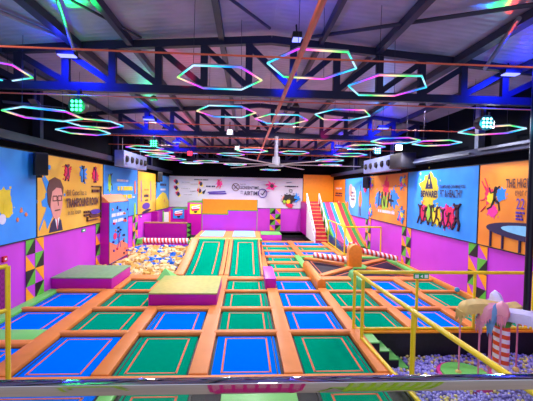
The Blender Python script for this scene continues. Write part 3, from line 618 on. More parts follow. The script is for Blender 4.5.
ring(bx(262.3),bz(193),.44,.07,PURP); p.segs([(bx(262.3)-.2,bz(193),bx(262.3)-.03,bz(193)-.18,.08),(bx(262.3)-.03,bz(193)-.18,bx(262.3)+.26,bz(193)+.25,.08)],INK,'tick_mark')
p.blob(bx(271),bz(185.5),.42,PPINK,140,spk=.8); p.blob(bx(271.5),bz(185.5),.2,mat('maroon_print',(60,22,36),.5),141)
p.segs([(bx(286),bz(182),bx(291),bz(181.5),.04)],INK,'small_mark'); p.scribble(bx(284),bz(187.2,290),1.3,.16,1,INK,9); ring(bx(290.5),bz(190),.16,.03,INK)
p.blob(bx(285),bz(199),.3,PORA,150,spk=.8); p.blob(bx(295.5),bz(198),.38,PBLUE,151,spk=.9); p.blob(bx(289),bz(204),.32,PRED,152,spk=.9); p.blob(bx(289),bz(198.5),.45,BLK,153,spk=.5,sx=1.4); p.blob(bx(288),bz(201),.2,PYEL,154); p.blob(bx(284),bz(201),.15,PLIME,155)
p=Poster('amber_wall_panel','plain amber panel on the back wall above the slide platform',XR-5.55-.03,3.3,AMBER,(5.55,YB,2.2),0,cat='wall panel')
# diamond check panels
PAT=[['gk','mo'],['om','gk'],['kg','mo2'],['om','kg']]
def diamonds(label,loc,rz,rows=4,cw=.53,ch=.54):
    t=thing('checkered_panel',label,'wall panel',loc,rz,'triangle patterned panels')
    MB().box(0,2*cw,-.03,-.003,0,rows*ch).build('backing',MAG,t)
    cm={'g':DIAG,'k':DIAK,'o':AMBER,'m':MAG}
    spec=[[('/', 'g','k'),('\\','o','m')],[('\\','m','o'),('/','g','k')],[('/','k','g'),('\\','o','m')],[('\\','m','o'),('/','k','g')]]
    acc={}
    for r_ in range(rows):
        for c in range(2):
            dgn,a,b=spec[r_%4][c]; x0,x1=c*cw,(c+1)*cw; z1=(rows-r_)*ch; z0=z1-ch
            if dgn=='/': A=[(x0,z0),(x1,z1),(x0,z1)]; B=[(x0,z0),(x1,z0),(x1,z1)]
            else: A=[(x0,z1),(x1,z0),(x1,z1)]; B=[(x0,z1),(x0,z0),(x1,z0)]
            for k_,P in ((a,A),(b,B)):
                if k_!='m': acc.setdefault(k_,[]).append(P)
    for k_,Ps in acc.items():
        q=MB()
        for P in Ps: q.prism(P,-.04,-.028,'y')
        q.build({'g':'green_triangles','k':'black_triangles','o':'amber_triangles'}[k_],cm[k_],t)
diamonds('green and black triangle panel on the left wall below the edge of the cartoon poster',(XL,12.32,0),PI/2)
diamonds('green and black triangle panel on the left wall just in front of the climbing tower',(XL,18.0-.1,0),PI/2)
diamonds('green and black triangle panel on the left wall beyond the climbing tower',(XL,23.6,0),PI/2)
diamonds('green and black triangle panel on the right wall behind the coconut tree',(XR,13.1,0),-PI/2)
diamonds('green and black triangle panel on the right wall behind the sweeper arm',(XR,18.95,0),-PI/2)
diamonds('green and black triangle panel on the right wall beyond the yellow fence',(XR,24.9,0),-PI/2)
diamonds('green and black triangle panel in the middle of the back wall',(2.35,YB,0),0,cw=.52)

# climbing tower
t=thing('climbing_tower','blue printed climbing tower with magenta side and slanted orange roof on the left wall','climbing tower',(XL+.01,18.4,-1.24))
MB().box(0,.45,0,2.9,0,4.42).build('body',MAGD,t)
MB().prism([(0,4.42),(.5,4.42),(0,4.85)],-.02,2.95,'y').build('slanted_roof',mat('orange_roof_vinyl',(232,140,84),.45),t)
P_=Poster('printed_face','x',2.9,3.15,POSTB,(0,0,0),0,t=.02); q=P_.t
P_.put([[(.03,.02),(2.87,.02),(2.87,.6),(1.9,1.0),(1.0,.85),(.03,1.15)]],mat('coral_print',(222,120,90),.5),'coral_hill')
P_.scribble(.3,2.35,2.0,.28,1,WHITE,3); P_.scribble(.5,2.02,1.7,.28,1,WHITE,4); P_.fig(1.4,.55,.95,PURP,1,'climbing_figure'); P_.ell(.8,1.35,.22,.18,PRED,'red_shape')
for i in range(26):
    xx,zz=R.uniform(.15,2.75),R.uniform(.1,3.0); P_.ell(xx,zz,.06,.06,R.choice([PURP,PRED,INK,PORA]),'climbing_hold')
# flatten the printed face into the tower so that it is part > sub-part
for c in list(q.children):
    c.parent=t; 
    for v_ in c.data.vertices: pass
    M=Matrix.Translation((.453,0,1.24+.02))@Matrix.Rotation(PI/2,4,'Z'); c.data.transform(M); 
    for k_ in ('label','category','group'):
        if k_ in c: del c[k_]
bpy.data.objects.remove(q)

# little wall items
t=thing('exit_sign','green running man exit sign on the corner of the yellow railing','sign',(5.03,9.8,1.6)); MB().box(-.22,.22,-.02,.02,-.075,.075).build('panel',EXG,t)
q=MB(); q.prism([(-.19,-.05),(-.08,-.05),(-.08,.05),(-.19,.05)],-.024,-.02,'y'); q.prism([(-.03,0),(.04,.05),(.04,-.05)],-.024,-.02,'y'); q.prism([(.09,-.05),(.19,-.05),(.19,.05),(.09,.05)],-.024,-.02,'y'); q.build('white_symbols',SW,t)
for loc,rz,l in (((XL+.01,16.6,1.98),PI/2,'small green emergency sign on the left wall under the cartoon poster'),((1.0,YB-.01,1.95),0,'small green emergency sign on the back wall under the banner'),((XL+.01,25.4,1.95),PI/2,'small green emergency sign on the left wall beyond the tower')):
    t=thing('emergency_sign',l,'sign',loc,rz); MB().box(-.18,.18,-.03,0,-.07,.07).build('panel',EXG,t); MB().box(-.12,.1,-.034,-.03,-.03,.03).build('white_symbols',SW,t)
t=thing('fire_alarm','small red fire alarm call point on the left wall','alarm',(XL+.01,11.25,1.72),PI/2); MB().box(-.09,.09,-.07,0,-.09,.09).build('housing',REDB,t,bev=.01); MB().tube((0,-.07,-.2),(0,-.09,-.2),.06,12).build('bell',REDB,t); MB().box(-.04,.04,-.075,-.07,-.03,.03).build('button',SW,t)

# speakers
def speaker(label,loc,rz):
    t=thing('wall_speaker',label,'speaker',loc,rz)
    MB().box(-.2,.2,-.2,.16,-.38,.4).build('cabinet',SPKM,t,bev=.03)
    MB().box(-.17,.17,-.21,-.2,-.33,.35).build('grille',mat('speaker_grille',(20,20,28),.8,bump=.5,bscale=90),t); MB().box(-.05,.05,0,.24,-.46,-.38).build('bracket',BLK,t); return t
speaker('black loudspeaker on the left wall between the blue and the cartoon poster',(-7.12,12.75,4.72),.7)
speaker('small black loudspeaker on the right wall between two posters',(8.3,24.2,4.6),-.6)
speaker('small black loudspeaker high on the left wall near the back corner',(-7.08,29.4,4.85),.7)

# ------------------------------------------------------------ roof steel
TR=[9.4,16.7,24.0,31.3]
tn=['nearest','second','third','farthest']
def truss(Y,i):
    t=thing('roof_truss',f'dark steel roof truss spanning the hall, {tn[i]} of the four','truss',(RX,Y,6.4),group='roof trusses')
    def top(x): return 1.5-.075*abs(x)
    xl,xr=XL-RX+.02,XR-RX-.02
    MB().beam((xl,0,.12),(xr,0,.12),.16,.21).build('bottom_chord',STEEL,t)
    for a,b in ((xl,0),(0,xr)): MB().beam((a,0,top(a)),(b,0,top(b)),.16,.19).build('top_chord',STEEL,t)
    n=7; ps=[(k+.5)*1.16 for k in range(-n,n)]
    for x in ps:
        if xl<x<xr: MB().beam((x,0,.22),(x,0,top(x)-.08),.12,.18).build('web_post',STEEL,t)
    for k in range(len(ps)-1):
        a,b=ps[k],ps[k+1]
        if a<xl or b>xr: continue
        if a<-.1: MB().beam((a,0,top(a)-.12),(b,0,.24),.09,.15).build('web_diagonal',STEEL,t)
        else: MB().beam((b,0,top(b)-.12),(a,0,.24),.09,.15).build('web_diagonal',STEEL,t)
    return t
for i,Y in enumerate(TR): truss(Y,i)
for k,(x,w_) in enumerate(((-6.2,.14),(-4.3,.2),(-3.0,.12),(-.7,.14),(1.9,.1),(3.45,.16),(5.6,.24),(7.3,.14))):
    o=MB().box(x-w_/2,x+w_/2,-2.5,YB-.05,roofz(x)-.2,roofz(x)-.015).build('roof_purlin',PURL); tag(o,'long steel purlin under the roof, %s counting from the left'%ordn[k].replace('front','first'),'beam','roof purlins')
# rods & conduits
def rod(a,b,r,m,label,name='brace_rod'):
    o=MB().tube(a,b,r,8).build(name,m,smooth=True); tag(o,label,'rod'); return o
rod((-4.2,5.2,7.45),(-2.7,9.2,7.75),.03,PURL,'thin dark brace rod above the left truss field')
rod((-2.0,4.6,7.6),(.5,8.6,7.85),.035,PURL,'thin dark brace rod running toward the centre of the nearest truss')
rod((7.4,5.0,7.35),(1.6,9.1,7.9),.045,PURL,'long dark brace rod crossing the roof on the right')
rod((-6.2,4.6,7.3),(-4.3,9.2,7.55),.05,GALV,'dark conduit with brackets under the roof at upper left','conduit')
rod((-3.6,7.0,7.5),(-4.35,9.3,7.3),.04,GALV,'short grey strut beside the left blue lamp','conduit')
rod((5.3,6.8,7.45),(6.35,9.3,7.35),.05,GALV,'pale grey strut at upper right beside the blue lamp','conduit')
rod((.95,-2,6.42),(.88,30,6.42),.055,PIPE,'long salmon sprinkler main running the length of the hall','sprinkler_pipe')
for k,y in enumerate((6.45,9.1,12.7,15.9,19.3,23.0)):
    rod((XL+.1,y,6.38 if k==0 else 6.24),(XR-.1,y,6.38 if k==0 else 6.24),.018,PIPE,'thin salmon sprinkler branch pipe across the hall, %s from the front'%ordn[k].replace('front','first'),'sprinkler_pipe')
# ledge beams above posters
for x,l in ((XL+.2,'left'),(XR-.2,'right')):
    o=MB().box(x-.16,x+.16,3,YB-.1,5.35,5.6).build('wall_beam',STEEL); tag(o,'dark steel beam along the %s wall above the posters'%l,'beam')
for x,l,y1 in ((XR-.75,'right',13.3),):
    o=MB().box(XR-.42,XR-.37,4,12.2,5.5,5.58).build('cable_tray',DGALV); tag(o,'pale grey metal cable tray high on the right wall','cable tray')
    o=MB().box(XR-.42,XR-.37,12.7,17.2,5.42,5.48).build('cable_tray',DGALV); tag(o,'grey metal cable tray beyond the gap on the right wall','cable tray')
for y in (12.4,20,27):
    o=MB().box(XR-.35,XR-.1,y-.1,y+.1,5.61,roofz(XR)-.06).build('roof_stanchion',GALV if y<13 else STEEL); tag(o,'steel stanchion above the right wall beam, %s'%('nearest, pale grey' if y<13 else 'by the blower' if y<21 else 'near the back'),'column')
for y in (12.7,20,27):
    o=MB().box(XL+.1,XL+.35,y-.1,y+.1,5.61,roofz(XL)-.06).build('roof_stanchion',STEEL); tag(o,'steel stanchion above the left wall beam, %s'%('above the loudspeaker' if y<13 else 'by the blower' if y<21 else 'near the back'),'column')
# air blowers
def blower(label,x,y0,y1,z,side):
    t=thing('air_blower',label,'air blower',(x,y0,z)); L=y1-y0
    MB().box(-.25,.25,0,L,0,.85).build('casing',mat('pale_blue_grey_metal',(150,165,215),.4,metal=.2),t,bev=.02)
    for k in range(5):
        y=(k+.5)*L/5; MB().tube((side*.25,y,.42),(side*.34,y,.42),.2,14,.15).build('nozzle',BLK,t,smooth=True)
    MB().tube((0,.5,.85),(0,.5,1.55),.02).build('hanger',GALV,t); MB().tube((0,L-.5,.85),(0,L-.5,1.55),.02).build('hanger',GALV,t)
    return t
blower('pale blue air blower with a row of round nozzles above the left wall',-6.75,19.3,23.6,5.1,1)
t=blower('white and blue air blower with a row of round nozzles above the right wall',8.0,18.6,23.2,5.15,-1)
MB().box(-.4,.35,-1.5,-.02,.05,.8).build('fan_box',BLK,t,bev=.03)

# HVLS fan
t=thing('ceiling_fan','huge pale ceiling fan with long thin blades in the centre of the hall','fan',(1.35,16.3,5.15))
MB().tube((0,0,.3),(0,0,1.28),.09,12).build('stem',GREY,t,smooth=True); MB().tube((0,0,-.02),(0,0,.35),.2,16,.16).build('motor',GREY,t,smooth=True); MB().tube((0,0,-.1),(0,0,-.02),.34,20).build('hub',GREY,t,smooth=True)
BL=mat('pale_fan_blade',(176,160,160),.4,metal=.2)
for k in range(6):
    a=k*PI/3+.05; b=MB().box(.25,4.0,-.075,.075,-.012,.012).build('blade',BL,t); b.rotation_euler=(0,.0,a)
t=thing('ceiling_fan','small dark fan with a few blades below the left of the nearest truss','fan',(-5.95,10.4,6.25))
MB().tube((0,0,0),(0,0,1.0),.03).build('stem',PURL,t); MB().ball((0,0,0),.14).build('motor',PURL,t,smooth=True)
for k in range(4): MB().box(.1,.75,-.08,.08,-.01,.01).build('blade',PURL,t).rotation_euler=(.2,0,k*PI/2+.4)

# hexagon lights
def hexl(x,y,z,rot=0,s=.9,lab='',tilt=0):
    t=thing('hexagon_light',lab,'ceiling light',(x,y,z),rot,'rainbow hexagon tube lights')
    m=MB(); v_=[(s*math.cos(PI/3*k),s*math.sin(PI/3*k),tilt*math.cos(PI/3*k)) for k in range(6)]
    for k in range(6): m.tube(v_[k],v_[(k+1)%6],.017,8)
    m.build('light_tube',RAIN,t)
    m=MB()
    for k in range(6): a,b=v_[k],v_[(k+1)%6]; m.beam((a[0],a[1],a[2]+.03),(b[0],b[1],b[2]+.03),.035,.02)
    m.build('tube_holder',GREY,t)
    for k in (1,4): MB().tube((v_[k][0],v_[k][1],v_[k][2]),(v_[k][0]*.95,v_[k][1],roofz(x)-z-.02),.006,5).build('cable',PURL,t)
HX=[(-.6,7.74,6.35,0,'large hexagon light left of the centre, nearest the camera'),(1.27,7.05,6.46,.06,'large hexagon light in the centre crossing the salmon pipe'),(3.2,8.07,6.41,-.05,'large hexagon light right of the centre, in front of the nearest truss'),
 (-5.95,8.5,6.6,.04,'hexagon light cut by the left edge of the picture'),(-5.3,9.67,5.84,.02,'hexagon light at upper left beside the small green fan'),(-5.13,12.35,6.1,.1,'hexagon light left, just right of the green lamp'),(-6.0,13.5,6.0,0,'hexagon light left, lowest of the near trio'),
 (-.64,10.98,6.34,0,'second row hexagon light left of centre'),(1.16,12.1,6.38,0,'second row hexagon light in the centre under the truss'),(3.06,11.35,6.43,0,'second row hexagon light right of centre'),
 (7.55,13.84,5.96,0,'hexagon light above the BEWARE poster'),(7.6,10.74,5.96,0,'hexagon light at the right edge beside the bright white lamp'),
 (-5.07,18.09,5.95,0,'hexagon light in the left chain behind the near trio'),(-4.95,19.98,5.95,.1,'hexagon light in the left chain under the green lamp'),(-5.4,22.6,5.95,0,'hexagon light in the left chain over the blower end'),(-5.08,24.8,5.95,0,'hexagon light in the left chain, second last'),(-4.3,28.0,5.95,0,'hexagon light in the left chain, farthest'),
 (5.69,13.43,5.95,0,'hexagon light right, below the blue lit truss'),(5.21,15.6,5.95,0,'hexagon light right, beside the cyan lamp'),(5.61,19.1,5.95,0,'hexagon light right, left of the white blower'),(5.4,23.0,5.95,0,'hexagon light right, second farthest'),(6.4,27.0,5.95,0,'hexagon light right, farthest'),
 (.32,20.6,6.2,0,'hexagon light behind the big fan, left of its stem'),(2.8,21.0,6.2,0,'hexagon light behind the big fan, right of its stem'),(-1.03,23.0,6.2,0,'hexagon light behind the big fan, farther left'),(2.08,31.0,5.7,0,'hexagon light low over the back wall banner'),(-.9,28.0,5.9,0,'hexagon light far back left of centre'),(-2.9,25.6,5.9,0,'hexagon light far back on the left half')]
for x,y,z,rz,l in HX: hexl(x,y,z,math.atan2(-x,y) if abs(x)>4 else rz,lab=l)

# ------------------------------------------------------------ lamps
def light(kind,loc,power,rgb,size=.1,rot=None,angle=1.2,blend=.5,target=None,parent=None):
    L=bpy.data.lights.new('lamp_light',kind); L.energy=power; L.color=lin(rgb)[:3]
    if kind=='SPOT': L.spot_size=angle; L.spot_blend=blend; L.shadow_soft_size=size
    elif kind=='POINT': L.shadow_soft_size=size
    o=bpy.data.objects.new('lamp_light',L); COL.objects.link(o); o.location=loc
    if target: o.rotation_euler=(Vector(target)-Vector(loc)).to_track_quat('-Z','Y').to_euler()
    return o
def flood(label,x,y,z,em,body=BLK,w=.26):
    t=thing('flood_lamp',label,'lamp',(x,y,z))
    MB().box(-w,w,-.12,.12,0,.12).build('housing',body,t,bev=.02); MB().box(-w*.9,w*.9,-.1,.1,-.03,0).build('lens',em,t,bev=.01); MB().tube((0,0,.1),(0,.12,.35),.02).build('bracket',BLK,t)
    return t
flood('oval blue lamp on the left of the nearest truss',-4.47,9.15,7.22,E_BLUE,w=.22); flood('oval blue lamp on the right of the nearest truss',6.96,9.15,7.18,E_BLUE,w=.22)
flood('small blue lamp beside the salmon pipe near the ridge',1.02,7.6,7.2,E_BLUE,w=.1); flood('blue lamp on the left of the second truss',-4.46,16.5,7.08,E_BLUE); flood('blue lamp on the right of the second truss',6.39,16.5,6.98,E_BLUE)
flood('blue lamp on the left of the third truss',-4.63,23.8,7.0,E_BLUE); flood('blue lamp on the right of the third truss',6.2,23.8,6.95,E_BLUE); flood('blue lamp on the left of the farthest truss',-4.5,31.1,7.0,E_BLUE)
for x,y in ((-4.47,9.0),(6.96,9.0),(-4.46,16.3),(6.39,16.3),(-4.63,23.6),(6.2,23.6)): light('POINT',(x,y-.25,7.1),22,(30,40,255),.05)
for x,y in ((-4.47,9.0),(6.96,9.0),(-4.46,16.2),(6.39,16.2),(-4.6,23.5),(6.2,23.5)):
    light('SPOT',(x,y-.5,7.15),520,(10,30,255),.08,angle=2.5,blend=.9,target=(x+.15,y+.6,6.1))
light('POINT',(1.05,7.9,7.1),30,(20,40,255),.05); light('SPOT',(1.0,8.2,7.25),300,(10,30,255),.05,angle=.9,blend=.8,target=(1.15,9.4,6.7))
light('SPOT',(-3.6,16.3,6.2),1100,(255,70,50),.05,angle=.34,blend=1,target=(-2.3,12.9,.5))
def par(label,x,y,z,em,glow,pw):
    t=thing('led_par_lamp',label,'lamp',(x,y,z))
    MB().tube((0,.18,0),(0,-.12,-.04),.17,18,.2).build('housing',BLK,t,smooth=True); MB().box(-.03,.03,-.02,.1,.15,.4).build('bracket',BLK,t)
    for i in range(3):
        for j in range(3): c=(-.1+.1*i,-.13,-.14+.1*j); MB().ball(c,.035,8,6).build('led_lens',em,t,smooth=True)
    light('POINT',(x,y-.35,z-.1),pw,glow,.05)
par('round green LED lamp hanging under the nearest truss on the left',-4.21,9.2,6.02,E_GREEN,(30,255,120),25)
par('round cyan LED lamp hanging under the nearest truss on the right',6.31,9.2,5.9,E_CYAN,(60,220,255),25)
par('green LED lamp hanging under the second truss on the left',-4.21,16.5,6.02,E_GREEN,(30,255,120),20)
par('blue LED lamp hanging under the second truss on the right',6.12,16.5,5.95,E_CYAN,(60,150,255),20)
par('red LED lamp hanging under the third truss on the left',-3.71,23.6,6.3,E_RED,(255,30,60),40)
def white(label,x,y,z,pw=650,q=.08):
    t=thing('white_flood_lamp',label,'lamp',(x,y,z)); MB().box(-.14,.14,0,.1,-.12,.12).build('housing',GREY,t,bev=.02); MB().box(-q,q,-.02,0,-q*.8,q*.8).build('lens',E_WHITE,t); MB().box(-.02,.02,.02,.06,.1,.4).build('bracket',BLK,t)
    light('SPOT',(x,y-.12,z-.1),pw,(235,240,255),.1,angle=2.9,blend=.6,target=(x*.8,y-1.5,0))
white('bright white flood lamp on the right above the blower',7.4,17.0,6.15,650,.15); white('bright white flood lamp on the right beside the cyan LED lamp',7.75,11.0,6.2,250,.13)
white('small white lamp left of the centre under the second truss',-.7,14.5,6.3); white('small white lamp far left of the fan stem',-.58,21.0,6.4)
# added down lights that brighten the hall, not fixtures of the place
def down(label,x,y,z,pw):
    t=thing('added_fill_lamp',label,'lamp',(x,y,z),group='added fill lamps'); MB().tube((0,0,.02),(0,0,.16),.15,16,.08).build('shade',BLK,t,smooth=True); MB().tube((0,0,.16),(0,0,roofz(x)-z-.02),.012).build('cord',BLK,t)
    light('SPOT',(x,y,z-.03),pw,(255,246,250),.12,angle=2.75,blend=.35,target=(x,y,0))
FILL_LAMPS=[(-4.6,4.2),(.3,3.4),(6.0,4.2),(-3.5,13.6),(1.9,14.0),(6.6,13.2),(-4.6,20.2),(.6,19.6),(6.0,20.4),(-4.4,27.5),(.6,26.5),(6,27.5)]
for i,(x,y) in enumerate(FILL_LAMPS): down('black high bay lamp, %s from the left in the %s cross row'%(['first','second','third'][i%3],['nearest','second','third','farthest'][i//3]),x,y,7.25,(520,620,800,2300)[i//3])
# coloured beams washing the roof
light('SPOT',(-4.2,9.0,6.3),900,(10,255,110),.05,angle=.55,blend=.8,target=(-3.3,6.8,7.7))
light('SPOT',(-1.6,8.8,6.4),300,(255,30,70),.05,angle=.8,blend=.9,target=(-1.6,10.5,7.9))
light('SPOT',(6.2,9.0,6.1),330,(20,120,255),.03,angle=.18,blend=.6,target=(4.45,6.7,7.7)); light('SPOT',(6.25,9.0,6.1),330,(20,255,90),.03,angle=.15,blend=.6,target=(4.8,6.7,7.7)); light('SPOT',(6.3,9.0,6.1),300,(255,60,30),.03,angle=.15,blend=.6,target=(5.15,6.7,7.7))
light('SPOT',(3.5,16,6.2),160,(255,20,120),.05,angle=.7,blend=.8,target=(4.0,18,7.7)); light('SPOT',(-4.2,16.4,6.3),130,(20,255,140),.05,angle=.6,blend=.8,target=(-4.0,14.0,7.6)); light('SPOT',(6,16.4,6.3),110,(20,160,255),.05,angle=.8,blend=.8,target=(5.2,14.2,7.6))

# ------------------------------------------------------------ ball pit
o=MB().box(3.36,XR-.02,2.4,9.88,-1.24,-.85).build('ball_pit_floor',mat('lilac_pit_mat',(120,110,200),.6)); tag(o,'lilac padded floor of the ball pit under the balls','mat')
def ico():
    bm=bmesh.new(); bmesh.ops.create_icosphere(bm,subdivisions=1,radius=.042); v=[tuple(x.co) for x in bm.verts]; f=[tuple(q.index for q in p.verts) for p in bm.faces]; bm.free(); return v,f
iv,iff=ico()
def ico2(name,m):
    bm=bmesh.new(); bmesh.ops.create_icosphere(bm,subdivisions=2,radius=.045); me=bpy.data.meshes.new(name); bm.to_mesh(me); bm.free(); me.materials.append(m)
    for p in me.polygons: p.use_smooth=True
    o=bpy.data.objects.new(name,me); COL.objects.link(o); return o
bp=[ico2('pit_ball',BLILAC),ico2('pit_ball',BYEL)]; first=[True,True]
PSTEP=[(3.36,4.3)]
balls=[]; y=5.6
row=0
while y<9.84:
    x=3.42+(row%2)*.04; lim=XR-.05
    while x<lim:
        if not((x-5.75)**2+(y-8.75)**2<.5 or (x-6.62)**2+(y-8.66)**2<.09 or (x<4.5 and y>9.15)): balls.append((x+R.uniform(-.02,.02),y+R.uniform(-.02,.02),-.74+R.uniform(-.05,.05)+.06*math.sin(x*3)*math.cos(y*2.4)))
        x+=.083
    y+=.074; row+=1
def vis(b):  # the ones that show largest in the picture lie just beyond the handrail
    x,y,z=b; px=246+355*x/y; py=190+355*(4-z)/y
    return 6.6<y and px<533 and py<380
cand=sorted([b for b in balls if vis(b)],key=lambda b:b[1])[:300]; cs=set(cand)
bl={0:'lilac plastic ball in the nearest visible strip of the ball pit',1:'yellow plastic ball in the nearest visible strip of the ball pit'}
def yellow(b): return R.random()<(.42 if math.sin(b[0]*4.1+1)+math.cos(b[1]*5.3+b[0])>.7 else .17)
v=[];fc=[];mi=[]
for b in balls:
    k=1 if yellow(b) else 0
    if b in cs:
        if first[k]: o=bp[k]; first[k]=False
        else: o=bp[k].copy(); COL.objects.link(o)
        o.location=b; tag(o,bl[k],'ball','%s balls nearest the handrail'%('yellow' if k else 'lilac'))
    else:
        o0=len(v); v+=[(p[0]+b[0],p[1]+b[1],p[2]+b[2]) for p in iv]; fc+=[tuple(i+o0 for i in q) for q in iff]; mi+=[k]*len(iff)
me=bpy.data.meshes.new('pit_balls'); me.from_pydata(v,[],fc); me.materials.append(BLILAC); me.materials.append(BYEL)
me.polygons.foreach_set('material_index',mi); me.polygons.foreach_set('use_smooth',[True]*len(fc))
o=bpy.data.objects.new('pit_balls',me); COL.objects.link(o); tag(o,'lilac and yellow plastic balls filling the ball pit','balls',kind='stuff')
o=MB().ball((0,0,0),.1,16,10).build('loose_ball',mat('teal_ball_plastic',(60,150,185),.35),smooth=True,loc=(8.32,13.35,.205)); tag(o,'single teal ball lying on the orange pad by the right wall','ball')
# foam steps down into the pit
t=thing('foam_steps','green topped foam steps going down into the ball pit from its far left corner','steps',(3.37,9.86,-1.24))
for k in range(4):
    x0=.0+k*.27; h=1.2-.23*k
    MB().box(x0,x0+.27,-.66,0,0,h-.03).build('step_body',BLACK,t); MB().box(x0,x0+.27,-.67,0,h-.03,h).build('tread',PADGREEN,t)
# yellow railing round the pit
t=thing('yellow_railing','yellow tube guard railing round the corner of the ball pit','railing',(3.13,9.88,0)); zt=1.69
def tb(a,b,nme,r=.05): MB().tube(a,b,r,12).build(nme,YEL,t,smooth=True)
for x in (0,1.83,3.55,5.35): tb((x,0,-.0),(x,0,zt),'post',.042)
tb((.0,-.72,.05),(0,-.72,zt-.03),'post',.045); tb((.225,-3.1,.05),(.225,-3.1,zt-.05),'post',.05)
tb((0,0,zt),(5.44,0,zt),'top_rail',.05); tb((0,0,.06),(5.44,0,.06),'bottom_rail',.04); tb((0,0,zt),(.44,-6.0,zt-.12),'top_rail',.05); tb((0,-.72,.1),(.22,-5.0,.1),'bottom_rail',.045); MB().ball((0,0,zt),.058).build('elbow',YEL,t,smooth=True)
# left gate
t=thing('yellow_gate','yellow tube gate with magenta netting at the left edge','gate',(-4.68,7.25,.06))
for a,b,nme in (((0,0,0),(0,0,2.33),'post'),((0,0,2.33),(-.75,-.5,2.25),'top_rail'),((0,0,1.46),(-.75,-.5,1.30),'middle_rail'),((-.75,-.5,0),(-.75,-.5,2.25),'post')):
    MB().tube(a,b,.048,12).build(nme,YEL,t,smooth=True)
MB().prism([(0,1.5),(.9,1.35),(.9,2.2),(0,2.28)],-.006,.006,'y').build('netting',NETM,t).rotation_euler=(0,0,PI+math.atan2(.5,.75))

# coconut tree carousel
t=thing('coconut_tree','soft play coconut tree with striped trunk, drooping leaves and hanging ball ropes','play equipment',(6.62,8.66,-.78))
MB().tube((0,0,-.0),(0,0,.1),.3,24,.28).build('base_ring',mat('hot_pink_vinyl',(226,50,150),.45),t,smooth=True)
MB().tube((0,0,.1),(0,0,1.46),.185,24).build('trunk',CANDYZ,t,smooth=True)
g=MB()
for k in range(16):
    a=2*PI*k/16; h=.24 if k%2 else .16; c,s_=math.cos(a),math.sin(a); g.add([(c*.19-s_*.05,s_*.19+c*.05,1.42),(c*.19+s_*.05,s_*.19-c*.05,1.42),(c*.13,s_*.13,1.42),(c*.25,s_*.25,1.42+h)],[(0,1,3),(1,2,3),(2,0,3),(0,2,1)])
g.tube((0,0,1.4),(0,0,1.52),.19,16).build('green_calyx',GRS,t)
MB().tube((0,0,1.5),(0,0,1.95),.05,10).build('spindle',GREY,t,smooth=True)
def leaf(az,L,drop,w,m,z=1.42,rise=.18):
    # arched drooping leaf, thick vinyl with fringed edge
    n=10; top=[]; 
    prof=[]
    for i in range(n+1):
        u=i/n; prof.append((L*math.sin(u*PI/2)**.9*(1) , z+rise*math.sin(u*PI)*1.0-drop*u**2.2, w*(.45+.55*math.sin(min(1,u*1.15)*PI)**.6)))
    v=[];f=[]
    for (r_,zz,ww) in prof:
        for k,(sx,dz) in enumerate(((-1,-.27),(-.75,-.08),(0,0),(.75,-.08),(1,-.27))): v.append((r_,sx*ww,zz+dz))
        for k,(sx,dz) in enumerate(((-1,-.3),(-.7,-.14),(0,-.06),(.7,-.14),(1,-.3))): v.append((r_,sx*ww,zz+dz))
    for i in range(n):
        o=i*10
        for k in range(4): f.append((o+k,o+k+1,o+10+k+1,o+10+k)); f.append((o+5+k+1,o+5+k,o+15+k,o+15+k+1))
        f.append((o,o+10,o+15,o+5)); f.append((o+4,o+9,o+19,o+14))
    f.append((0,5,6,1)); f.append((1,6,7,2)); f.append((2,7,8,3)); f.append((3,8,9,4))
    o=n*10
    for k in range(4): f.append((o+k,o+k+1,o+6+k,o+5+k))
    q=MB(); q.add(v,f); lf=q.build('leaf',m,t,smooth=True); lf.rotation_euler=(0,0,az)
    fr=MB()
    for i in range(2,n+1):
        r_,zz,ww=prof[i]
        for sx in (-1,1): fr.add([(r_-.05,sx*ww,zz-.24),(r_+.05,sx*ww,zz-.24),(r_,sx*ww*.97,zz-.28),(r_,sx*ww*1.02,zz-.38)],[(0,1,3),(1,2,3),(2,0,3),(0,2,1)])
    r_,zz,ww=prof[-1]
    for k in range(5): y=-ww+ww*.5*k; fr.add([(r_-.02,y-.06,zz-.02),(r_-.02,y+.06,zz-.02),(r_+.03,y,zz-.02),(r_+.02,y,zz-.3)],[(0,1,3),(1,2,3),(2,0,3),(0,2,1)])
    fr.build('fringe',m,lf)
    # rope and coconut ball
    rx,ry=r_*.96*math.cos(az),r_*.96*math.sin(az)
    MB().tube((rx,ry,.14),(rx,ry,zz),.022,8).build('rope',PINKR,t,smooth=True); MB().ball((rx,ry,.1),.085).build('coconut',SAND if m in (SAND,PINKL) else PINKL,t,smooth=True)
leaf(PI*.96,1.08,.2,.26,SAND,z=1.98,rise=.12); leaf(-PI*.94,.72,.34,.16,PINKL,z=1.95,rise=.1); leaf(-PI*.86,.55,.42,.1,BLUL,z=1.98,rise=.08); leaf(-PI*.72,.42,.22,.17,PINKL,z=2.0,rise=.12)
leaf(PI*.5,.4,.05,.15,LILL,z=2.0,rise=.24); leaf(PI*.12,.7,.12,.24,SAND,z=1.9,rise=.08); leaf(-PI*.2,.85,.2,.26,LILL,z=1.86,rise=.05)
o=MB().tube((5.75,8.75,-.85),(5.75,8.75,-.66),.62,28,.58).build('island_pad',PADGREEN,smooth=True); 
MB().tube((5.75,8.75,-.85),(5.75,8.75,-.7),.7,28,.67).build('pink_rim',mat('hot_pink_vinyl',(226,50,150),.45),o,smooth=True); tag(o,'round green pad with pink rim lying among the balls left of the coconut tree','pad')
# black pole
t=thing('suspension_pole','tall black pole descending from the roof to the right side of the coconut tree','pole',(7.22,8.6,.98))
MB().tube((0,0,.0),(0,0,roofz(7.22)-1.0),.085,16).build('pole',mat('black_pole_paint',(16,16,34),.3,metal=.3),t,smooth=True); MB().box(-.12,.12,-.1,.1,-.08,.06).build('white_bracket',WHP,t,bev=.02)

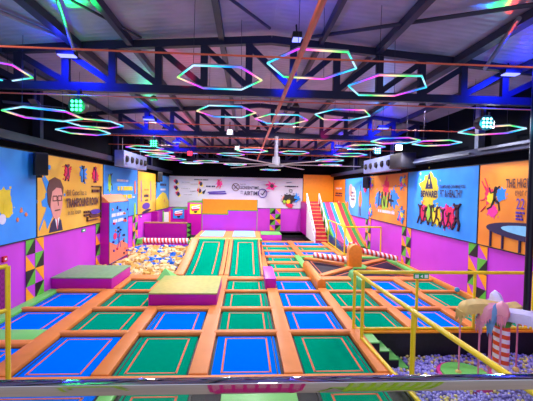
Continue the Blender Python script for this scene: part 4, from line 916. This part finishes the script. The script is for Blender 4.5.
# ------------------------------------------------------------ balustrade in front of the camera spot, and cafe behind it
t=thing('balustrade','polished square steel handrail on clear glass along the front edge','balustrade',(0,1.1,2.4))
MB().box(-4.5,5.5,-.02,.02,.966,1.0).build('handrail',CHROME,t,bev=.003)
MB().box(-4.5,5.5,-.005,.005,.0,.966).build('glass_panel',GLASS,t)
MB().box(-4.5,5.5,-.13,-.0+.03,-.12,.0).build('base_channel',CHROME,t)
def chair(label,x,y,rz,m):
    t=thing('cafe_chair',label,'chair',(x,y,2.4),rz,'plastic cafe chairs reflected in the handrail')
    MB().box(-.22,.22,-.22,.22,.43,.46).build('seat',m,t,bev=.012)
    b=MB()   # perforated curved back
    for i in range(9):
        xx=-.22+.055*i; b.box(xx-.009,xx+.009,.2,.22,.5,.84)
    for j in range(7): zz=.5+.056*j; b.box(-.225,.225,.198,.222,zz-.012,zz+.012)
    b.build('perforated_back',m,t)
    for sx in (-1,1):
        for sy in (-1,1): MB().tube((sx*.19,sy*.19,.44),(sx*.23,sy*.23,0),.016,8).build('leg',m,t)
chair('magenta plastic chair with a perforated back, centre of the handrail reflection',0.05,.3,0,CHMAG)
chair('lime green plastic chair with its back to the handrail, right of the magenta one',.72,.3,0,CHLIME); chair('lime green plastic chair reflected at the left, set back from the handrail',-1.25,-.7,PI-.3,CHLIME)

# ------------------------------------------------------------ camera, world, view
cd=bpy.data.cameras.new('camera'); cam=bpy.data.objects.new('camera',cd); COL.objects.link(cam); S.camera=cam
cd.sensor_fit='HORIZONTAL'; cd.sensor_width=36; cd.lens=355*36/533; cd.clip_start=.05; cd.clip_end=200
yaw,pit,rol=map(math.radians,(3.3,1.8,1.04))
fw=Vector((math.sin(yaw)*math.cos(pit),math.cos(yaw)*math.cos(pit),-math.sin(pit))); r0=Vector((math.cos(yaw),-math.sin(yaw),0)); u0=r0.cross(fw)
rt=r0*math.cos(rol)+u0*math.sin(rol); up=u0*math.cos(rol)-r0*math.sin(rol)
M=Matrix((rt,up,-fw)).transposed().to_4x4(); M.translation=(0,0,4); cam.matrix_world=M
W=bpy.data.worlds.new('world'); S.world=W; W.use_nodes=True; W.node_tree.nodes['Background'].inputs[0].default_value=(.78,.82,1,1); W.node_tree.nodes['Background'].inputs[1].default_value=.9
S.view_settings.view_transform='Standard'; S.view_settings.look='None'; S.view_settings.gamma=1; S.view_settings.use_curve_mapping=False; S.view_settings.exposure=0.0
